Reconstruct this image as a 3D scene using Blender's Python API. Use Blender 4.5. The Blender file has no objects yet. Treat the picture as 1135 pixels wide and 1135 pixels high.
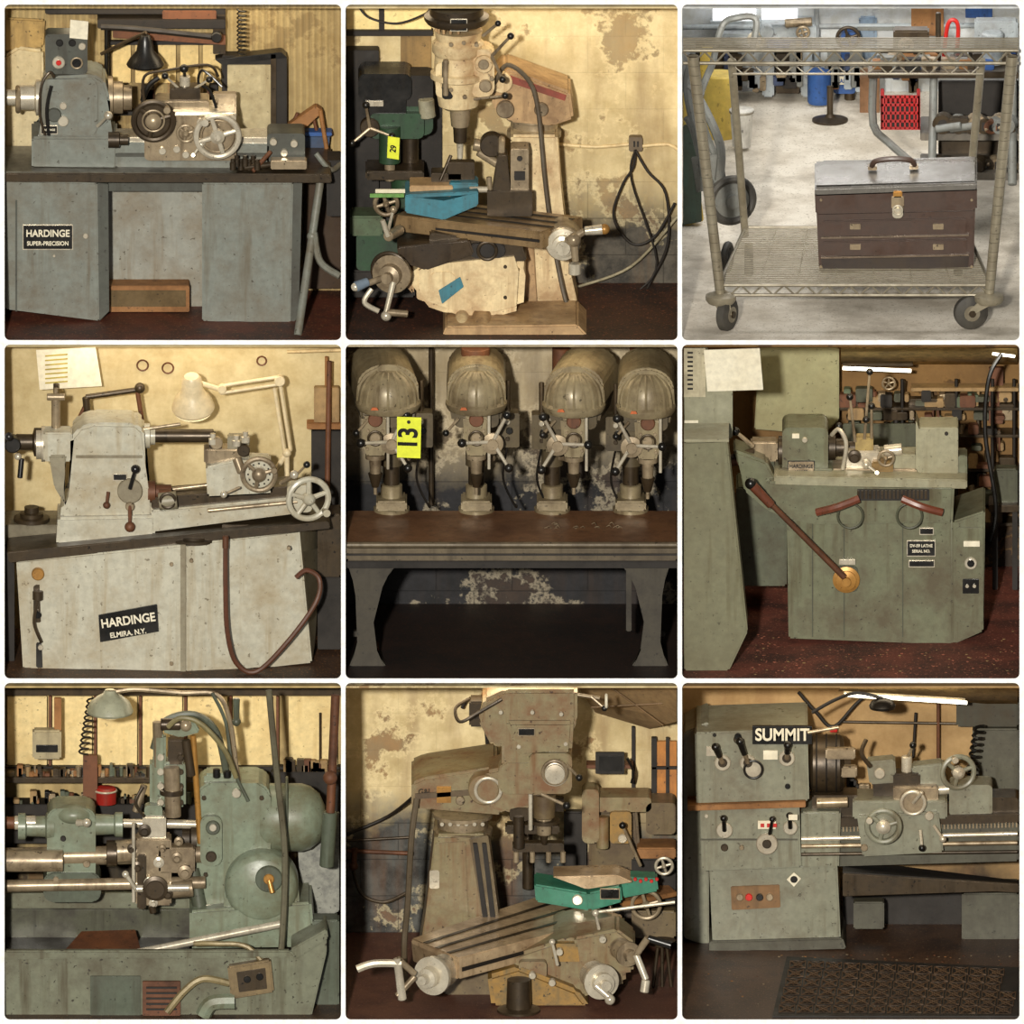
import bpy, bmesh, math, random
from mathutils import Vector, Matrix
random.seed(7)
S=0.005
TH=math.radians(16); SN=math.sin(TH); CS=math.cos(TH)
ZOFF=562.5*CS
COLS=[(5,378),(383,751),(756,1130)]
ROWS=[(5,377),(382,752),(757,1130)]
X0=X1=YT=YB=0; Y0=0; LL=200
def P(x,y,d):
    ys=567.5-y; Y=Y0+d
    return Vector(((x-567.5)*S, Y*S, ((ys-Y*SN)/CS+ZOFF)*S))
def FD(y): return (YB-y)/SN      # depth of a floor point seen at row y
# ---------------------------------------------------------------- materials
def lin(c):
    r=[]
    for v in c:
        v=v/255.0
        r.append(v/12.92 if v<=.04045 else ((v+.055)/1.055)**2.4)
    return (r[0],r[1],r[2],1)
MC={}
def nd(nt,t,**k):
    n=nt.nodes.new(t)
    for a,b in k.items(): setattr(n,a,b)
    return n
def mixc(nt,fac,a,b):
    m=nd(nt,'ShaderNodeMix',data_type='RGBA')
    for s,v in ((0,fac),(6,a),(7,b)):
        if hasattr(v,'is_linked'): nt.links.new(v,m.inputs[s])
        else: m.inputs[s].default_value=v
    return m.outputs[2]
def ramp(nt,src,a,b,c=0,d=1):
    r=nd(nt,'ShaderNodeMapRange'); r.inputs[1].default_value=a; r.inputs[2].default_value=b
    r.inputs[3].default_value=c; r.inputs[4].default_value=d
    nt.links.new(src,r.inputs[0]); return r.outputs[0]
def mth(nt,op,a,b):
    m=nd(nt,'ShaderNodeMath',operation=op)
    for i,v in enumerate((a,b)):
        if hasattr(v,'is_linked'): nt.links.new(v,m.inputs[i])
        else: m.inputs[i].default_value=v
    return m.outputs[0]
def noise(nt,vec,sc,det=6,rough=.6):
    n=nd(nt,'ShaderNodeTexNoise'); n.inputs['Scale'].default_value=sc; n.inputs['Detail'].default_value=det
    n.inputs['Roughness'].default_value=rough
    nt.links.new(vec,n.inputs['Vector']); return n.outputs['Fac']
def base(name):
    m=bpy.data.materials.new(name); m.use_nodes=True; nt=m.node_tree
    return m,nt,nt.nodes['Principled BSDF'],nd(nt,'ShaderNodeNewGeometry').outputs['Position']
def streak(nt,pos,sx=14,sz=1.2):
    mp=nd(nt,'ShaderNodeMapping'); mp.inputs['Scale'].default_value=(sx,sx,sz)
    nt.links.new(pos,mp.inputs['Vector']); return noise(nt,mp.outputs[0],1,5)
def bumpit(nt,bs,h,st,dist=.01):
    b=nd(nt,'ShaderNodeBump'); b.inputs['Strength'].default_value=st; b.inputs['Distance'].default_value=dist
    nt.links.new(h,b.inputs['Height']); nt.links.new(b.outputs[0],bs.inputs['Normal'])
def M(name,c,rough=.55,metal=0,g=(60,45,25),amt=.5,sc=9,bump=.12,emit=0):
    if name in MC: return MC[name]
    m,nt,bs,pos=base(name)
    n1=noise(nt,pos,sc*.45,9,.68); n2=streak(nt,pos)
    f1=ramp(nt,n1,.45,.66); f2=ramp(nt,n2,.5,.7,0,.9)
    ml=mth(nt,'MULTIPLY',mth(nt,'MAXIMUM',f1,f2),min(1,amt*1.15))
    n3=noise(nt,pos,26,4)
    c2=mixc(nt,ramp(nt,n3,.35,.7),lin(c),lin([v*.9 for v in c]))
    col=mixc(nt,ml,c2,lin(g))
    if amt>.2:   # sparse chips and grease spots
        sp=mth(nt,'MULTIPLY',ramp(nt,noise(nt,pos,38,5,.6),.64,.68),min(1,amt*1.3))
        col=mixc(nt,sp,col,lin([v*.55 for v in g]))
    nt.links.new(col,bs.inputs['Base Color'])
    nt.links.new(ramp(nt,n1,.3,.7,max(.1,rough-.12),min(1,rough+.15)),bs.inputs['Roughness']); bs.inputs['Metallic'].default_value=metal
    if bump: bumpit(nt,bs,n3,bump,.004)
    if emit:
        bs.inputs['Emission Color'].default_value=lin(c); bs.inputs['Emission Strength'].default_value=emit
    MC[name]=m; return m
def wallM(name,top,low,ythr,L,peel=(60,45,30),pamt=.6,blocks=True,fade=.12,wav=0,psc=2.2,stain=.6):
    m,nt,bs,pos=base(name)
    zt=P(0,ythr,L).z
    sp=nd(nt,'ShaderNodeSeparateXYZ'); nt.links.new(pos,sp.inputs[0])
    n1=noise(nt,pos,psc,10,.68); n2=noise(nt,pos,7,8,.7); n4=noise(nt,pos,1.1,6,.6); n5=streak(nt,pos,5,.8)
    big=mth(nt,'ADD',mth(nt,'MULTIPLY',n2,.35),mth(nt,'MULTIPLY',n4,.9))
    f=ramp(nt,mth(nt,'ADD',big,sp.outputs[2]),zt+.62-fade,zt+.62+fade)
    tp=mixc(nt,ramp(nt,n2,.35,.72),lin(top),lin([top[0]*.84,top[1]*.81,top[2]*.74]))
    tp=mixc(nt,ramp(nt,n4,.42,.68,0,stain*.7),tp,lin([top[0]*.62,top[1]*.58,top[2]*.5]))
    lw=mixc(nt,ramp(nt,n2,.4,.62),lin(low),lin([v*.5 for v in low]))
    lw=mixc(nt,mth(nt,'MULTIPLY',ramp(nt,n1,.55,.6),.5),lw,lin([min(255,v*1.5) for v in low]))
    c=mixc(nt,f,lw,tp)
    c=mixc(nt,mth(nt,'MULTIPLY',ramp(nt,n5,.5,.72),stain*.6),c,lin([peel[0]*1.1,peel[1]*1.05,peel[2]]))
    pf=mth(nt,'MULTIPLY',ramp(nt,n1,.565,.60),pamt)
    c=mixc(nt,pf,c,mixc(nt,ramp(nt,n2,.4,.6),lin(peel),lin([min(255,v*1.35) for v in peel])))
    edge=mth(nt,'MULTIPLY',mth(nt,'MULTIPLY',ramp(nt,n1,.535,.56),ramp(nt,n1,.59,.565)),pamt*.5)
    c=mixc(nt,edge,c,lin([min(255,v*1.06) for v in top]))
    h=mth(nt,'SUBTRACT',n2,mth(nt,'MULTIPLY',pf,.6))
    if blocks:
        cb=nd(nt,'ShaderNodeCombineXYZ'); nt.links.new(sp.outputs[0],cb.inputs[0]); nt.links.new(sp.outputs[2],cb.inputs[1])
        bk=nd(nt,'ShaderNodeTexBrick'); nt.links.new(cb.outputs[0],bk.inputs['Vector'])
        bk.inputs['Scale'].default_value=1; bk.inputs['Brick Width'].default_value=.42; bk.inputs['Row Height'].default_value=.21
        bk.inputs['Mortar Size'].default_value=.004; bk.inputs['Mortar Smooth'].default_value=.8
        k=mth(nt,'MULTIPLY',bk.outputs['Fac'],ramp(nt,f,0,1,.5,.07))
        c=mixc(nt,k,c,lin([v*.45 for v in low]))
        h=mth(nt,'SUBTRACT',h,mth(nt,'MULTIPLY',bk.outputs['Fac'],ramp(nt,f,0,1,.6,.15)))
    if wav:
        w=nd(nt,'ShaderNodeTexWave'); w.inputs['Scale'].default_value=wav; w.inputs['Distortion'].default_value=.6
        nt.links.new(pos,w.inputs['Vector']); 
        c=mixc(nt,ramp(nt,w.outputs['Fac'],.2,.9),mixc(nt,.22,c,lin([v*.4 for v in top])),c); h=w.outputs['Fac']
    nt.links.new(c,bs.inputs['Base Color']); bs.inputs['Roughness'].default_value=.8
    bumpit(nt,bs,h,.5,.012)
    return m
def floorM(name,a,b,sc=3,rough=.6,spk=None):
    m,nt,bs,pos=base(name)
    n1=noise(nt,pos,sc,9,.7); n2=noise(nt,pos,70,3); n3=noise(nt,pos,sc*.5,6)
    c=mixc(nt,ramp(nt,n1,.4,.6),lin(a),lin(b))
    c=mixc(nt,ramp(nt,n3,.5,.7,0,.6),c,lin([v*.5 for v in a]))
    c=mixc(nt,ramp(nt,n2,.6,.66),c,lin(spk or [min(255,v*1.7) for v in b]))
    nt.links.new(c,bs.inputs['Base Color']); bs.inputs['Roughness'].default_value=rough
    bumpit(nt,bs,n1,.3,.01); return m
# ---------------------------------------------------------------- mesh builder
AX={'y':Vector((0,-1,0)),'x':Vector((1,0,0)),'z':Vector((0,0,1))}
def ax(a):
    return AX[a].copy() if isinstance(a,str) else Vector(a).normalized()
def basis(n):
    t=Vector((0,0,1)) if abs(n.z)<.9 else Vector((1,0,0))
    u=t.cross(n).normalized(); v=n.cross(u).normalized(); return u,v
class O:
    def __init__(s,name): s.name=name; s.V=[]; s.F=[]; s.I=[]; s.m=[]; s.txt=[]
    def add(s,bm,mat):
        if mat not in s.m: s.m.append(mat)
        k=s.m.index(mat); o=len(s.V)
        bmesh.ops.recalc_face_normals(bm,faces=bm.faces[:])
        bm.verts.index_update()
        for v in bm.verts: s.V.append(v.co.copy())
        for f in bm.faces: s.F.append([o+v.index for v in f.verts]); s.I.append(k)
        bm.free()
    def pr(s,poly,d,dep,mat,bev=1.2,vec=None):
        bm=bmesh.new()
        pts=[P(p[0],p[1],p[2] if len(p)>2 else d) for p in poly]
        v=Vector(vec)*S if vec else Vector((0,dep*S,0))
        a=[bm.verts.new(p) for p in pts]; b=[bm.verts.new(p+v) for p in pts]
        bm.faces.new(a); bm.faces.new(b[::-1]); n=len(a)
        for i in range(n): bm.faces.new((a[i],b[i],b[(i+1)%n],a[(i+1)%n]))
        if bev>0:
            bmesh.ops.bevel(bm,geom=bm.edges[:],offset=bev*S,segments=2,affect='EDGES',clamp_overlap=True)
        s.add(bm,mat); return s
    def box(s,x0,y0,x1,y1,d,dep,mat,bev=1.2): return s.pr([(x0,y0),(x1,y0),(x1,y1),(x0,y1)],d,dep,mat,bev)
    def rbox(s,x0,y0,x1,y1,d,dep,mat,r=6,bev=1.2,c=(1,1,1,1)):
        r=min(r,(x1-x0)/2.01,(y1-y0)/2.01)
        pts=[]
        for (cx,cy,a0,on) in ((x1-r,y0+r,-90,c[1]),(x1-r,y1-r,0,c[2]),(x0+r,y1-r,90,c[3]),(x0+r,y0+r,180,c[0])):
            if on:
                for i in range(6):
                    a=math.radians(a0+i*18); pts.append((cx+r*math.cos(a),cy+r*math.sin(a)))
            else:
                pts.append((x1 if cx>(x0+x1)/2 else x0, y0 if a0 in(-90,180) else y1))
        return s.pr(pts,d,dep,mat,bev)
    def lz(s,p,a,prof,mat,seg=24):
        c=P(*p); n=ax(a); u,v=basis(n); bm=bmesh.new(); R=[]
        for t,r in prof:
            r=max(r,.02)
            R.append([bm.verts.new(c+n*t*S+(u*math.cos(k*math.tau/seg)+v*math.sin(k*math.tau/seg))*r*S) for k in range(seg)])
        for A,B in zip(R,R[1:]):
            for k in range(seg): bm.faces.new((A[k],A[(k+1)%seg],B[(k+1)%seg],B[k]))
        bm.faces.new(R[0][::-1]); bm.faces.new(R[-1]); s.add(bm,mat); return s
    def cy(s,p0,p1,r,mat,r2=None,seg=16):
        a=P(*p0); b=P(*p1); n=(b-a); L=n.length/S
        if L<1e-6: return s
        r2=r if r2 is None else r2; e=min(.8,r*.2,L*.2)
        return s.lz(p0,n,[(0,r-e),(e,r),(L-e,r2),(L,max(r2-e,.01))],mat,seg)
    def disc(s,x,y,d,r,ln,mat,seg=28):
        e=min(1,r*.15); return s.lz((x,y,d),(0,1,0),[(0,r-e),(e,r),(ln,r)],mat,seg)
    def ball(s,x,y,d,r,mat,sc=(1,1,1)):
        bm=bmesh.new(); bmesh.ops.create_uvsphere(bm,u_segments=16,v_segments=10,radius=r*S)
        for v in bm.verts: v.co=Vector((v.co.x*sc[0],v.co.y*sc[1],v.co.z*sc[2]))+P(x,y,d)
        s.add(bm,mat); return s
    def tube(s,pts,r,mat,closed=False,seg=8,sm=6):
        q=[P(*p) for p in pts]; W=[]
        n=len(q)
        if sm>1 and n>2:
            rng=range(n if closed else n-1)
            for i in rng:
                p0=q[(i-1)%n] if (closed or i>0) else q[0]; p1=q[i]; p2=q[(i+1)%n]; p3=q[(i+2)%n] if (closed or i+2<n) else q[-1]
                for k in range(sm):
                    t=k/sm
                    W.append(.5*((2*p1)+(-p0+p2)*t+(2*p0-5*p1+4*p2-p3)*t*t+(-p0+3*p1-3*p2+p3)*t**3))
            if not closed: W.append(q[-1])
        else: W=q
        bm=bmesh.new(); R=[]; N=len(W); pu=None
        for i,w in enumerate(W):
            if closed: t=W[(i+1)%N]-W[i-1]
            else: t=W[min(i+1,N-1)]-W[max(i-1,0)]
            if t.length<1e-9: t=Vector((0,0,1))
            t.normalize()
            if pu is None: u,_=basis(t)
            else:
                u=pu-t*pu.dot(t)
                u=u.normalized() if u.length>1e-6 else basis(t)[0]
            pu=u; v=t.cross(u)
            R.append([bm.verts.new(w+(u*math.cos(k*math.tau/seg)+v*math.sin(k*math.tau/seg))*r*S) for k in range(seg)])
        for i in range(N if closed else N-1):
            A=R[i];B=R[(i+1)%N]
            for k in range(seg): bm.faces.new((A[k],A[(k+1)%seg],B[(k+1)%seg],B[k]))
        if not closed: bm.faces.new(R[0][::-1]); bm.faces.new(R[-1])
        s.add(bm,mat); return s
    def tor(s,x,y,d,a,R,r,mat,seg=36,ms=8):
        c=P(x,y,d); n=ax(a); u,v=basis(n); bm=bmesh.new(); Q=[]
        for i in range(seg):
            t=i*math.tau/seg; e=u*math.cos(t)+v*math.sin(t)
            Q.append([bm.verts.new(c+(e*(R+r*math.cos(k*math.tau/ms))+n*r*math.sin(k*math.tau/ms))*S) for k in range(ms)])
        for i in range(seg):
            A=Q[i];B=Q[(i+1)%seg]
            for k in range(ms): bm.faces.new((A[k],A[(k+1)%ms],B[(k+1)%ms],B[k]))
        s.add(bm,mat); return s
    def off(s,p,v):
        x,y,d=p; vx,vy,vz=v
        return (x+vx, y-(vz*CS+vy*SN), d+vy)
    def wheel(s,x,y,d,a,R,rr,n,mat,hub=None,handle=None,rot=.3,hm=None):
        hub=hub or R*.25; s.tor(x,y,d,a,R-rr,rr,mat)
        nn=ax(a); u,v=basis(nn)
        s.lz((x,y,d),nn,[(-rr*1.2,hub),(rr*1.2,hub),(rr*2,hub*.7),(rr*2.6,hub*.4)],hm or mat,18)
        for i in range(n):
            t=rot+i*math.tau/n; e=(u*math.cos(t)+v*math.sin(t))
            s.cy(s.off((x,y,d),e*hub*.7),s.off((x,y,d),e*(R-rr)),rr*.9,mat,rr*.75,8)
        if handle is not None:
            e=(u*math.cos(handle)+v*math.sin(handle)); p=s.off((x,y,d),e*(R-rr)); q=s.off(p,nn*R*.55)
            s.cy(p,q,rr*.9,hm or mat,rr*1.3,10)
        return s
    def lev(s,p0,p1,r,br,mat,bm_):
        s.cy(p0,p1,r,mat,r*.8,8); s.ball(p1[0],p1[1],p1[2],br,bm_); return s
    def crank(s,x,y,d,x2,y2,mat,hl=12,w=4):
        s.disc(x,y,d-3,w*1.6,6,mat); s.cy((x,y,d-2),(x2,y2,d-4),w*.7,mat,w*.5,10)
        s.cy((x2,y2,d-2),(x2,y2,d-2-hl),w*.6,mat,w*.85,10); s.ball(x,y,d-4,w*1.2,mat); return s
    def coil(s,x,ya,yb,d,R,r,turns,mat,x2=None):
        x2=x if x2 is None else x2; pts=[]
        for i in range(turns*8+1):
            f=i/(turns*8); t=i*math.tau/8
            pts.append((x+(x2-x)*f+R*math.cos(t),ya+(yb-ya)*f-R*.2756*math.sin(t),d+R*math.sin(t)))
        s.tube(pts,r,mat,seg=5,sm=1); return s
    def text(s,t,x,y,d,w,mat,rot=0,yaw=0):
        s.txt.append((t,x,y,d,w,mat,rot,yaw)); return s
    def plate(s,x0,y0,x1,y1,d,mat,rim=None):
        if rim: s.box(x0-1,y0-1,x1+1,y1+1,d-1,2,rim,.3)
        s.box(x0,y0,x1,y1,d-2,3,mat,.3); return s
    def done(s):
        me=bpy.data.meshes.new(s.name)
        lo=Vector([min(v[i] for v in s.V) for i in range(3)]); hi=Vector([max(v[i] for v in s.V) for i in range(3)])
        c=Vector(((lo.x+hi.x)/2,(lo.y+hi.y)/2,lo.z))
        me.from_pydata([v-c for v in s.V],[],s.F)
        for m in s.m: me.materials.append(m)
        me.polygons.foreach_set('material_index',s.I); me.polygons.foreach_set('use_smooth',[True]*len(s.F))
        me.update(); me.set_sharp_from_angle(angle=math.radians(38))
        ob=bpy.data.objects.new(s.name,me); ob.location=c; bpy.context.collection.objects.link(ob)
        for (t,x,y,d,w,mat,rot,yaw) in s.txt:
            cu=bpy.data.curves.new('lettering','FONT'); cu.body=t; cu.align_x='CENTER'; cu.align_y='CENTER'; cu.size=.1; cu.extrude=.002; cu.offset=.0025
            cu.materials.append(mat)
            to=bpy.data.objects.new('lettering',cu); bpy.context.collection.objects.link(to)
            bpy.context.view_layer.update(); k=w*S/max(to.dimensions.x,1e-4)
            to.scale=(k,k*1.15,1)
            to.rotation_euler=(Matrix.Rotation(math.radians(yaw),3,'Z')@Matrix.Rotation(math.pi/2,3,'X')@Matrix.Rotation(math.radians(rot),3,'Z')).to_euler()
            to.parent=ob; to.location=P(x,y,d)-c
        return ob
# ---------------------------------------------------------------- shared materials
steel=M('worn_steel',(168,150,122),.35,.35,(64,46,26),.65)
bright=M('polished_steel',(220,210,188),.25,.4,(96,74,46),.4)
dst=M('oily_steel',(74,61,44),.38,.4,(30,22,12),.65)
rust=M('rusty_steel',(108,66,40),.6,.15,(48,28,16),.6)
blk=M('black_plastic',(18,17,15),.3,0,(40,32,22),.3)
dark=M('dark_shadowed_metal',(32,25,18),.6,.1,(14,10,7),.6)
cream=M('cream_enamel',(224,200,148),.5,0,(120,80,35),.5)
white=M('white_paper',(232,224,200),.8,0,(200,182,145),.2,bump=0)
red=M('red_plastic',(200,36,28),.4,0,(80,20,15),.2)
blue=M('blue_paint',(40,84,150),.5,0,(25,35,50),.4)
teal=M('teal_enamel',(58,124,140),.5,0,(60,56,44),.5)
yel=M('yellow_tag',(228,236,50),.6,0,(200,200,60),.15,bump=0)
wood=M('old_wood',(150,104,58),.7,0,(80,46,22),.5)
orange=M('orange_mark',(200,100,44),.5)
brass=M('brass',(186,136,68),.35,.4,(90,60,25),.5)
tan=M('tan_clutter',(158,128,84),.6)
frameM=M('white_frame_paint',(253,253,253),.6,0,(250,250,250),.0,bump=0)
tube_e=M('fluorescent_tube',(255,248,225),.4,0,(255,248,225),0,bump=0,emit=5)
# ---------------------------------------------------------------- rooms
def CELL(c,r):
    global X0,X1,YT,YB,Y0
    X0,X1=COLS[c]; YT,YB=ROWS[r]; Y0=(567.5-YB)*SN
def zpt(x,d,z): return Vector(((x-567.5)*S,(Y0+d)*S,P(0,YB,0).z+z*S))
def raw(name,pts,faces,mat):
    me=bpy.data.meshes.new(name); me.from_pydata(pts,[],faces); me.materials.append(mat); me.update()
    bm=bmesh.new(); bm.from_mesh(me); bmesh.ops.recalc_face_normals(bm,faces=bm.faces[:]); bm.to_mesh(me); bm.free()
    ob=bpy.data.objects.new(name,me); bpy.context.collection.objects.link(ob); return ob
def slab(name,pa,v,mat):
    n=len(pa); pts=pa+[p+v for p in pa]
    return raw(name,pts,[list(range(n)),list(range(2*n-1,n-1,-1))]+[[i,i+n,(i+1)%n+n,(i+1)%n] for i in range(n)],mat)
def room(L,wm,fm,sm=None,cm=None,energy=5,col=(1,.82,.55),lights=None):
    global LL
    LL=L; H=352; sm=sm or wm; cm=cm or sm
    slab('floor',[zpt(X0,0,0),zpt(X1,0,0),zpt(X1,L,0),zpt(X0,L,0)],Vector((0,0,-3*S)),fm)
    slab('wall_back',[zpt(X0,L,0),zpt(X1,L,0),zpt(X1,L,H),zpt(X0,L,H)],Vector((0,3*S,0)),wm)
    for nm,x,dx in (('wall_left',X0,-2),('wall_right',X1,2)):
        slab(nm,[zpt(x,2,0),zpt(x,L,0),zpt(x,L,H),zpt(x,103,H)],Vector((dx*S,0,0)),sm)
    slab('ceiling',[zpt(X0,106,H),zpt(X1,106,H),zpt(X1,L,H),zpt(X0,L,H)],Vector((0,0,2*S)),cm)
    for d in (lights or [142]):
        la=bpy.data.lights.new('added_fill_light','AREA'); la.shape='RECTANGLE'; la.size=240*S; la.size_y=60*S; la.energy=energy; la.color=col  # unseen area light under the ceiling, added to brighten the room
        lo=bpy.data.objects.new('added_fill_light',la); lo.location=zpt((X0+X1)/2,d,349); bpy.context.collection.objects.link(lo)

# =============================================================== CELL 1: toolroom lathe on two-pedestal bench
CELL(0,0)
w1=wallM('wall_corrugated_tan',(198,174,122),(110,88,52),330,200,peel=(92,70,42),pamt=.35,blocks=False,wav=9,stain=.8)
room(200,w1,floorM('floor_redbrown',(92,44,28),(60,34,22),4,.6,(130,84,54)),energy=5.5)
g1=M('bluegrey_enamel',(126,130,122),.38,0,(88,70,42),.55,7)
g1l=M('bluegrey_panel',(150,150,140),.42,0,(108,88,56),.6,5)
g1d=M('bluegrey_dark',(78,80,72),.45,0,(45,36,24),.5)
b=O('toolroom_lathe')
D=74
b.pr([(6,200),(108,203),(110,356),(6,343)],D,90,g1,1.5)
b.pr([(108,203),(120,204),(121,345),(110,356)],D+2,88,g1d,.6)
b.box(118,206,226,348,D+62,12,g1l,1); b.box(118,203,226,212,D+10,60,g1d,.5)
b.pr([(224,203),(325,203),(322,360),(224,356)],D,90,g1,1.5)
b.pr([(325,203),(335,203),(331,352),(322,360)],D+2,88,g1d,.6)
b.pr([(5,192),(366,193),(368,203),(5,202)],D-8,110,dst,1.5); b.pr([(5,190),(362,193),(362,195),(5,193)],D-6,104,M('bench_top_grey',(104,100,86),.4,.1,(50,40,26),.6),.5)
b.box(17,222,19,345,D-1,2,g1d,0)
b.plate(26,250,80,276,D,blk,bright); b.text('HARDINGE',53,259,D-3,48,white); b.text('SUPER-PRECISION',53,270,D-3,46,white)
b.disc(95,262,D-2,3,3,bright); b.disc(60,284,D-2,1.5,3,bright,10)
h=D+16
b.pr([(37,186),(35,155),(46,150),(46,100),(52,90),(62,85),(104,83),(116,90),(122,110),(122,150),(130,158),(130,187)],h,62,g1,3)
b.box(35,152,130,187,h-4,66,g1,2.5)
b.lz((46,108,h+30),(-1,0,0),[(0,20),(6,20),(8,14),(24,14),(26,9),(39,9)],bright); b.tor(20,110,h+28,'x',13,3,steel)
b.lz((120,108,h+28),'x',[(0,24),(5,24),(6,18),(16,18),(17,14),(26,14)],steel)
b.rbox(46,88,108,150,h-3,4,g1,8,1)
for y,r in ((118,4),(135,6)): b.disc(70,y,h-7,r,5,bright)
b.tube([(57,95,h-6),(52,120,h-8),(54,150,h-8)],2,blk); b.disc(60,128,h-7,8,4,g1d)
b.lev((108,140,h-5),(120,128,h-18),2,5,bright,bright)
b.plate(46,140,63,148,h-4,blk,bright); b.text('HARDINGE',54,144,h-8,14,white)
b.tube([(60,86,h-4),(55,80,h-6),(46,95,h-8),(44,125,h-8),(50,150,h-8)],1.5,dst)
b.rbox(50,38,97,82,h+6,26,g1d,4,1.5); b.disc(66,48,h+3,4,4,blk); b.disc(80,48,h+3,4,4,blk); b.disc(91,52,h+3,4,4,bright)
b.disc(65,70,h+2,7,4,bright); b.disc(65,70,h,3,4,red); b.disc(85,70,h+2,6,4,blk); b.tor(85,70,h+1,'y',6,1,steel); b.cy((74,80,h+20),(74,88,h+20),10,g1d)
b.pr([(128,158),(300,160),(300,188),(128,188)],h,46,g1,2); b.box(122,152,300,160,h+4,36,bright,1)
b.box(128,170,300,174,h-2,3,g1d,.5)
b.rbox(296,148,338,188,h,40,g1d,4,2)
for x,y in ((303,158),(315,170),(326,160)): b.disc(x,y,h-6,4,6,bright)
b.rbox(160,128,262,178,h-16,16,steel,5,1.5); b.box(160,124,262,150,h-10,50,bright,2)
b.box(172,112,232,128,h,34,steel,1.5); b.box(188,98,222,116,h+4,26,dst,1.5); b.cy((205,98,h+16),(205,84,h+16),6,bright); b.lev((205,86,h+16),(204,76,h+8),2,5,blk,blk)
b.lev((198,98,h+10),(183,84,h),1.6,4,bright,blk); b.lev((216,98,h+8),(232,88,h-2),1.6,4,bright,blk)
b.wheel(170,134,h-24,'y',25,3.2,3,dst,9,.8,hm=steel); b.disc(170,134,h-20,19,8,dst); b.tor(170,134,h-26,'y',12,1.2,steel)
b.wheel(241,151,h-26,'y',27,3.4,4,bright,8,2.2); b.tor(241,151,h-24,'y',18,.8,steel)
b.wheel(206,148,h-20,'y',11,1.8,3,steel,4,1.); b.crank(223,160,h-20,214,172,bright,8,3)
for x,y in ((180,168),(196,166),(206,172),(222,136),(258,132)): b.disc(x,y,h-20,4,5,bright)
b.lz((120,155,h-14),(1,0,0),[(0,9),(12,9),(13,6),(22,6)],dst)
b.tube([(240,120,h),(232,100,h+8),(220,92,h+14),(225,78,h+10),(246,96,h+4)],1.6,blk)
b.box(236,104,262,124,h+20,12,steel,1)
b.tube([(160,115,h+10),(160,85,h+14),(185,78,h+14),(230,72,h+14),(242,85,h+14)],1.6,dst)
b.tube([(158,112,h+18),(165,95,h+18),(176,86,h+18)],3,blk)
b.done()
b=O('bench_lamp')
b.cy((118,62,160),(118,150,160),2.4,blk); b.tube([(112,30,158),(150,32,155),(245,42,150)],3.5,dark,sm=3); b.cy((118,64,160),(118,28,160),2.4,blk)
b.tube([(112,60,150),(140,46,140),(162,36,128)],2,dst); b.lz((161,72,126),'z',[(-1,20),(1,21),(8,17),(16,10),(28,8),(34,5)],blk)
b.lz((161,72,126),'z',[(-1,16),(0,16)],cream); b.disc(240,42,145,6,8,blk)
b.done()
b=O('storage_cabinet'); b.box(246,62,318,168,172,20,dark,1); b.box(252,72,306,166,170,3,M('pale_panel',(190,176,138),.5,0,(130,110,70),.6),.5); b.pr([(238,66),(312,58),(318,64),(246,72)],168,20,blk,.6); b.box(300,60,306,166,168,3,dst,.3); b.done()
b=O('hanging_shelf'); b.box(108,22,250,32,165,28,dark,1); b.box(116,30,122,100,178,6,dark,.5); b.box(236,5,250,60,180,8,dst,.5)
b.box(180,12,240,22,168,18,rust,1); b.box(50,7,250,16,170,14,dark,1)
b.pr([(125,34),(250,40),(250,50),(125,42)],172,10,rust,.5)
for i in range(22):
    x=random.uniform(124,236); b.box(x,random.uniform(92,112),x+random.uniform(4,14),124,186,8,random.choice((dst,tan,dark,rust)),.8)
b.box(104,124,250,128,182,14,dark,.5)
b.done()
b=O('drop_sheet'); b.pr([(5,62),(20,52),(48,56),(50,182),(5,182)],178,10,M('plastic_sheet',(206,190,150),.5,0,(150,125,80),.4),3); b.pr([(5,20),(50,22),(48,52),(5,58)],182,6,M('sheet2',(184,152,90),.6),2); b.done()
b=O('window_1'); 
for x in (125,150,175,200,225): b.box(x,50,x+20,92,190,4,M('window_glow',(232,204,140),.5,0,(180,140,70),.4),.6)
b.box(120,46,250,50,186,8,dark,.5); b.done()
b=O('coiled_cord'); b.coil(268,8,60,160,5,1,11,blk); b.done()
b=O('paper_tag'); b.pr([(78,22),(98,24),(97,44),(77,42)],70,1,white,0); b.done()
b=O('wooden_chair'); 
b.pr([(318,140),(350,118),(358,124),(330,150)],168,16,wood,1); b.cy((322,145,168),(330,178,168),2.5,wood); b.cy((355,122,168),(362,165,168),2.5,wood); b.cy((330,125,180),(318,150,180),2,rust); b.cy((345,120,180),(352,150,180),2,rust); b.done()
b=O('blue_tub'); b.pr([(332,150),(366,150),(362,182),(338,182)],172,16,M('dull_blue',(44,70,104),.5),2); b.box(330,147,368,151,170,20,blue,1); b.done()
b=O('collet_set')
for i in range(7): b.lz((258+i*4.5,188-(i%2)*4,66+(i%3)*6),'z',[(0,3.5),(8,3.5),(9,2.5),(12,2.5)],dst,12)
b.cy((270,186,70),(320,180,80),3.5,dst); b.cy((280,190,66),(300,168,80),2.5,rust); b.box(300,178,340,188,70,16,steel,1); b.done()
b=O('stand_leg'); b.cy((356,194,90),(346,262,80),4.5,g1); b.cy((346,262,80),(330,372,22),4.5,g1)
b.tube([(348,258,80),(355,290,70),(377,306,60)],4,g1); b.tube([(350,170,100),(366,188,100),(377,182,120)],3,g1); b.ball(346,262,80,6,g1); b.done()
b=O('wooden_crate'); b.box(118,317,210,346,FD(347),36,wood,1); b.box(122,322,206,340,FD(347)-1,2,M('crate_face',(104,84,52),.8),.3); b.done()
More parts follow.
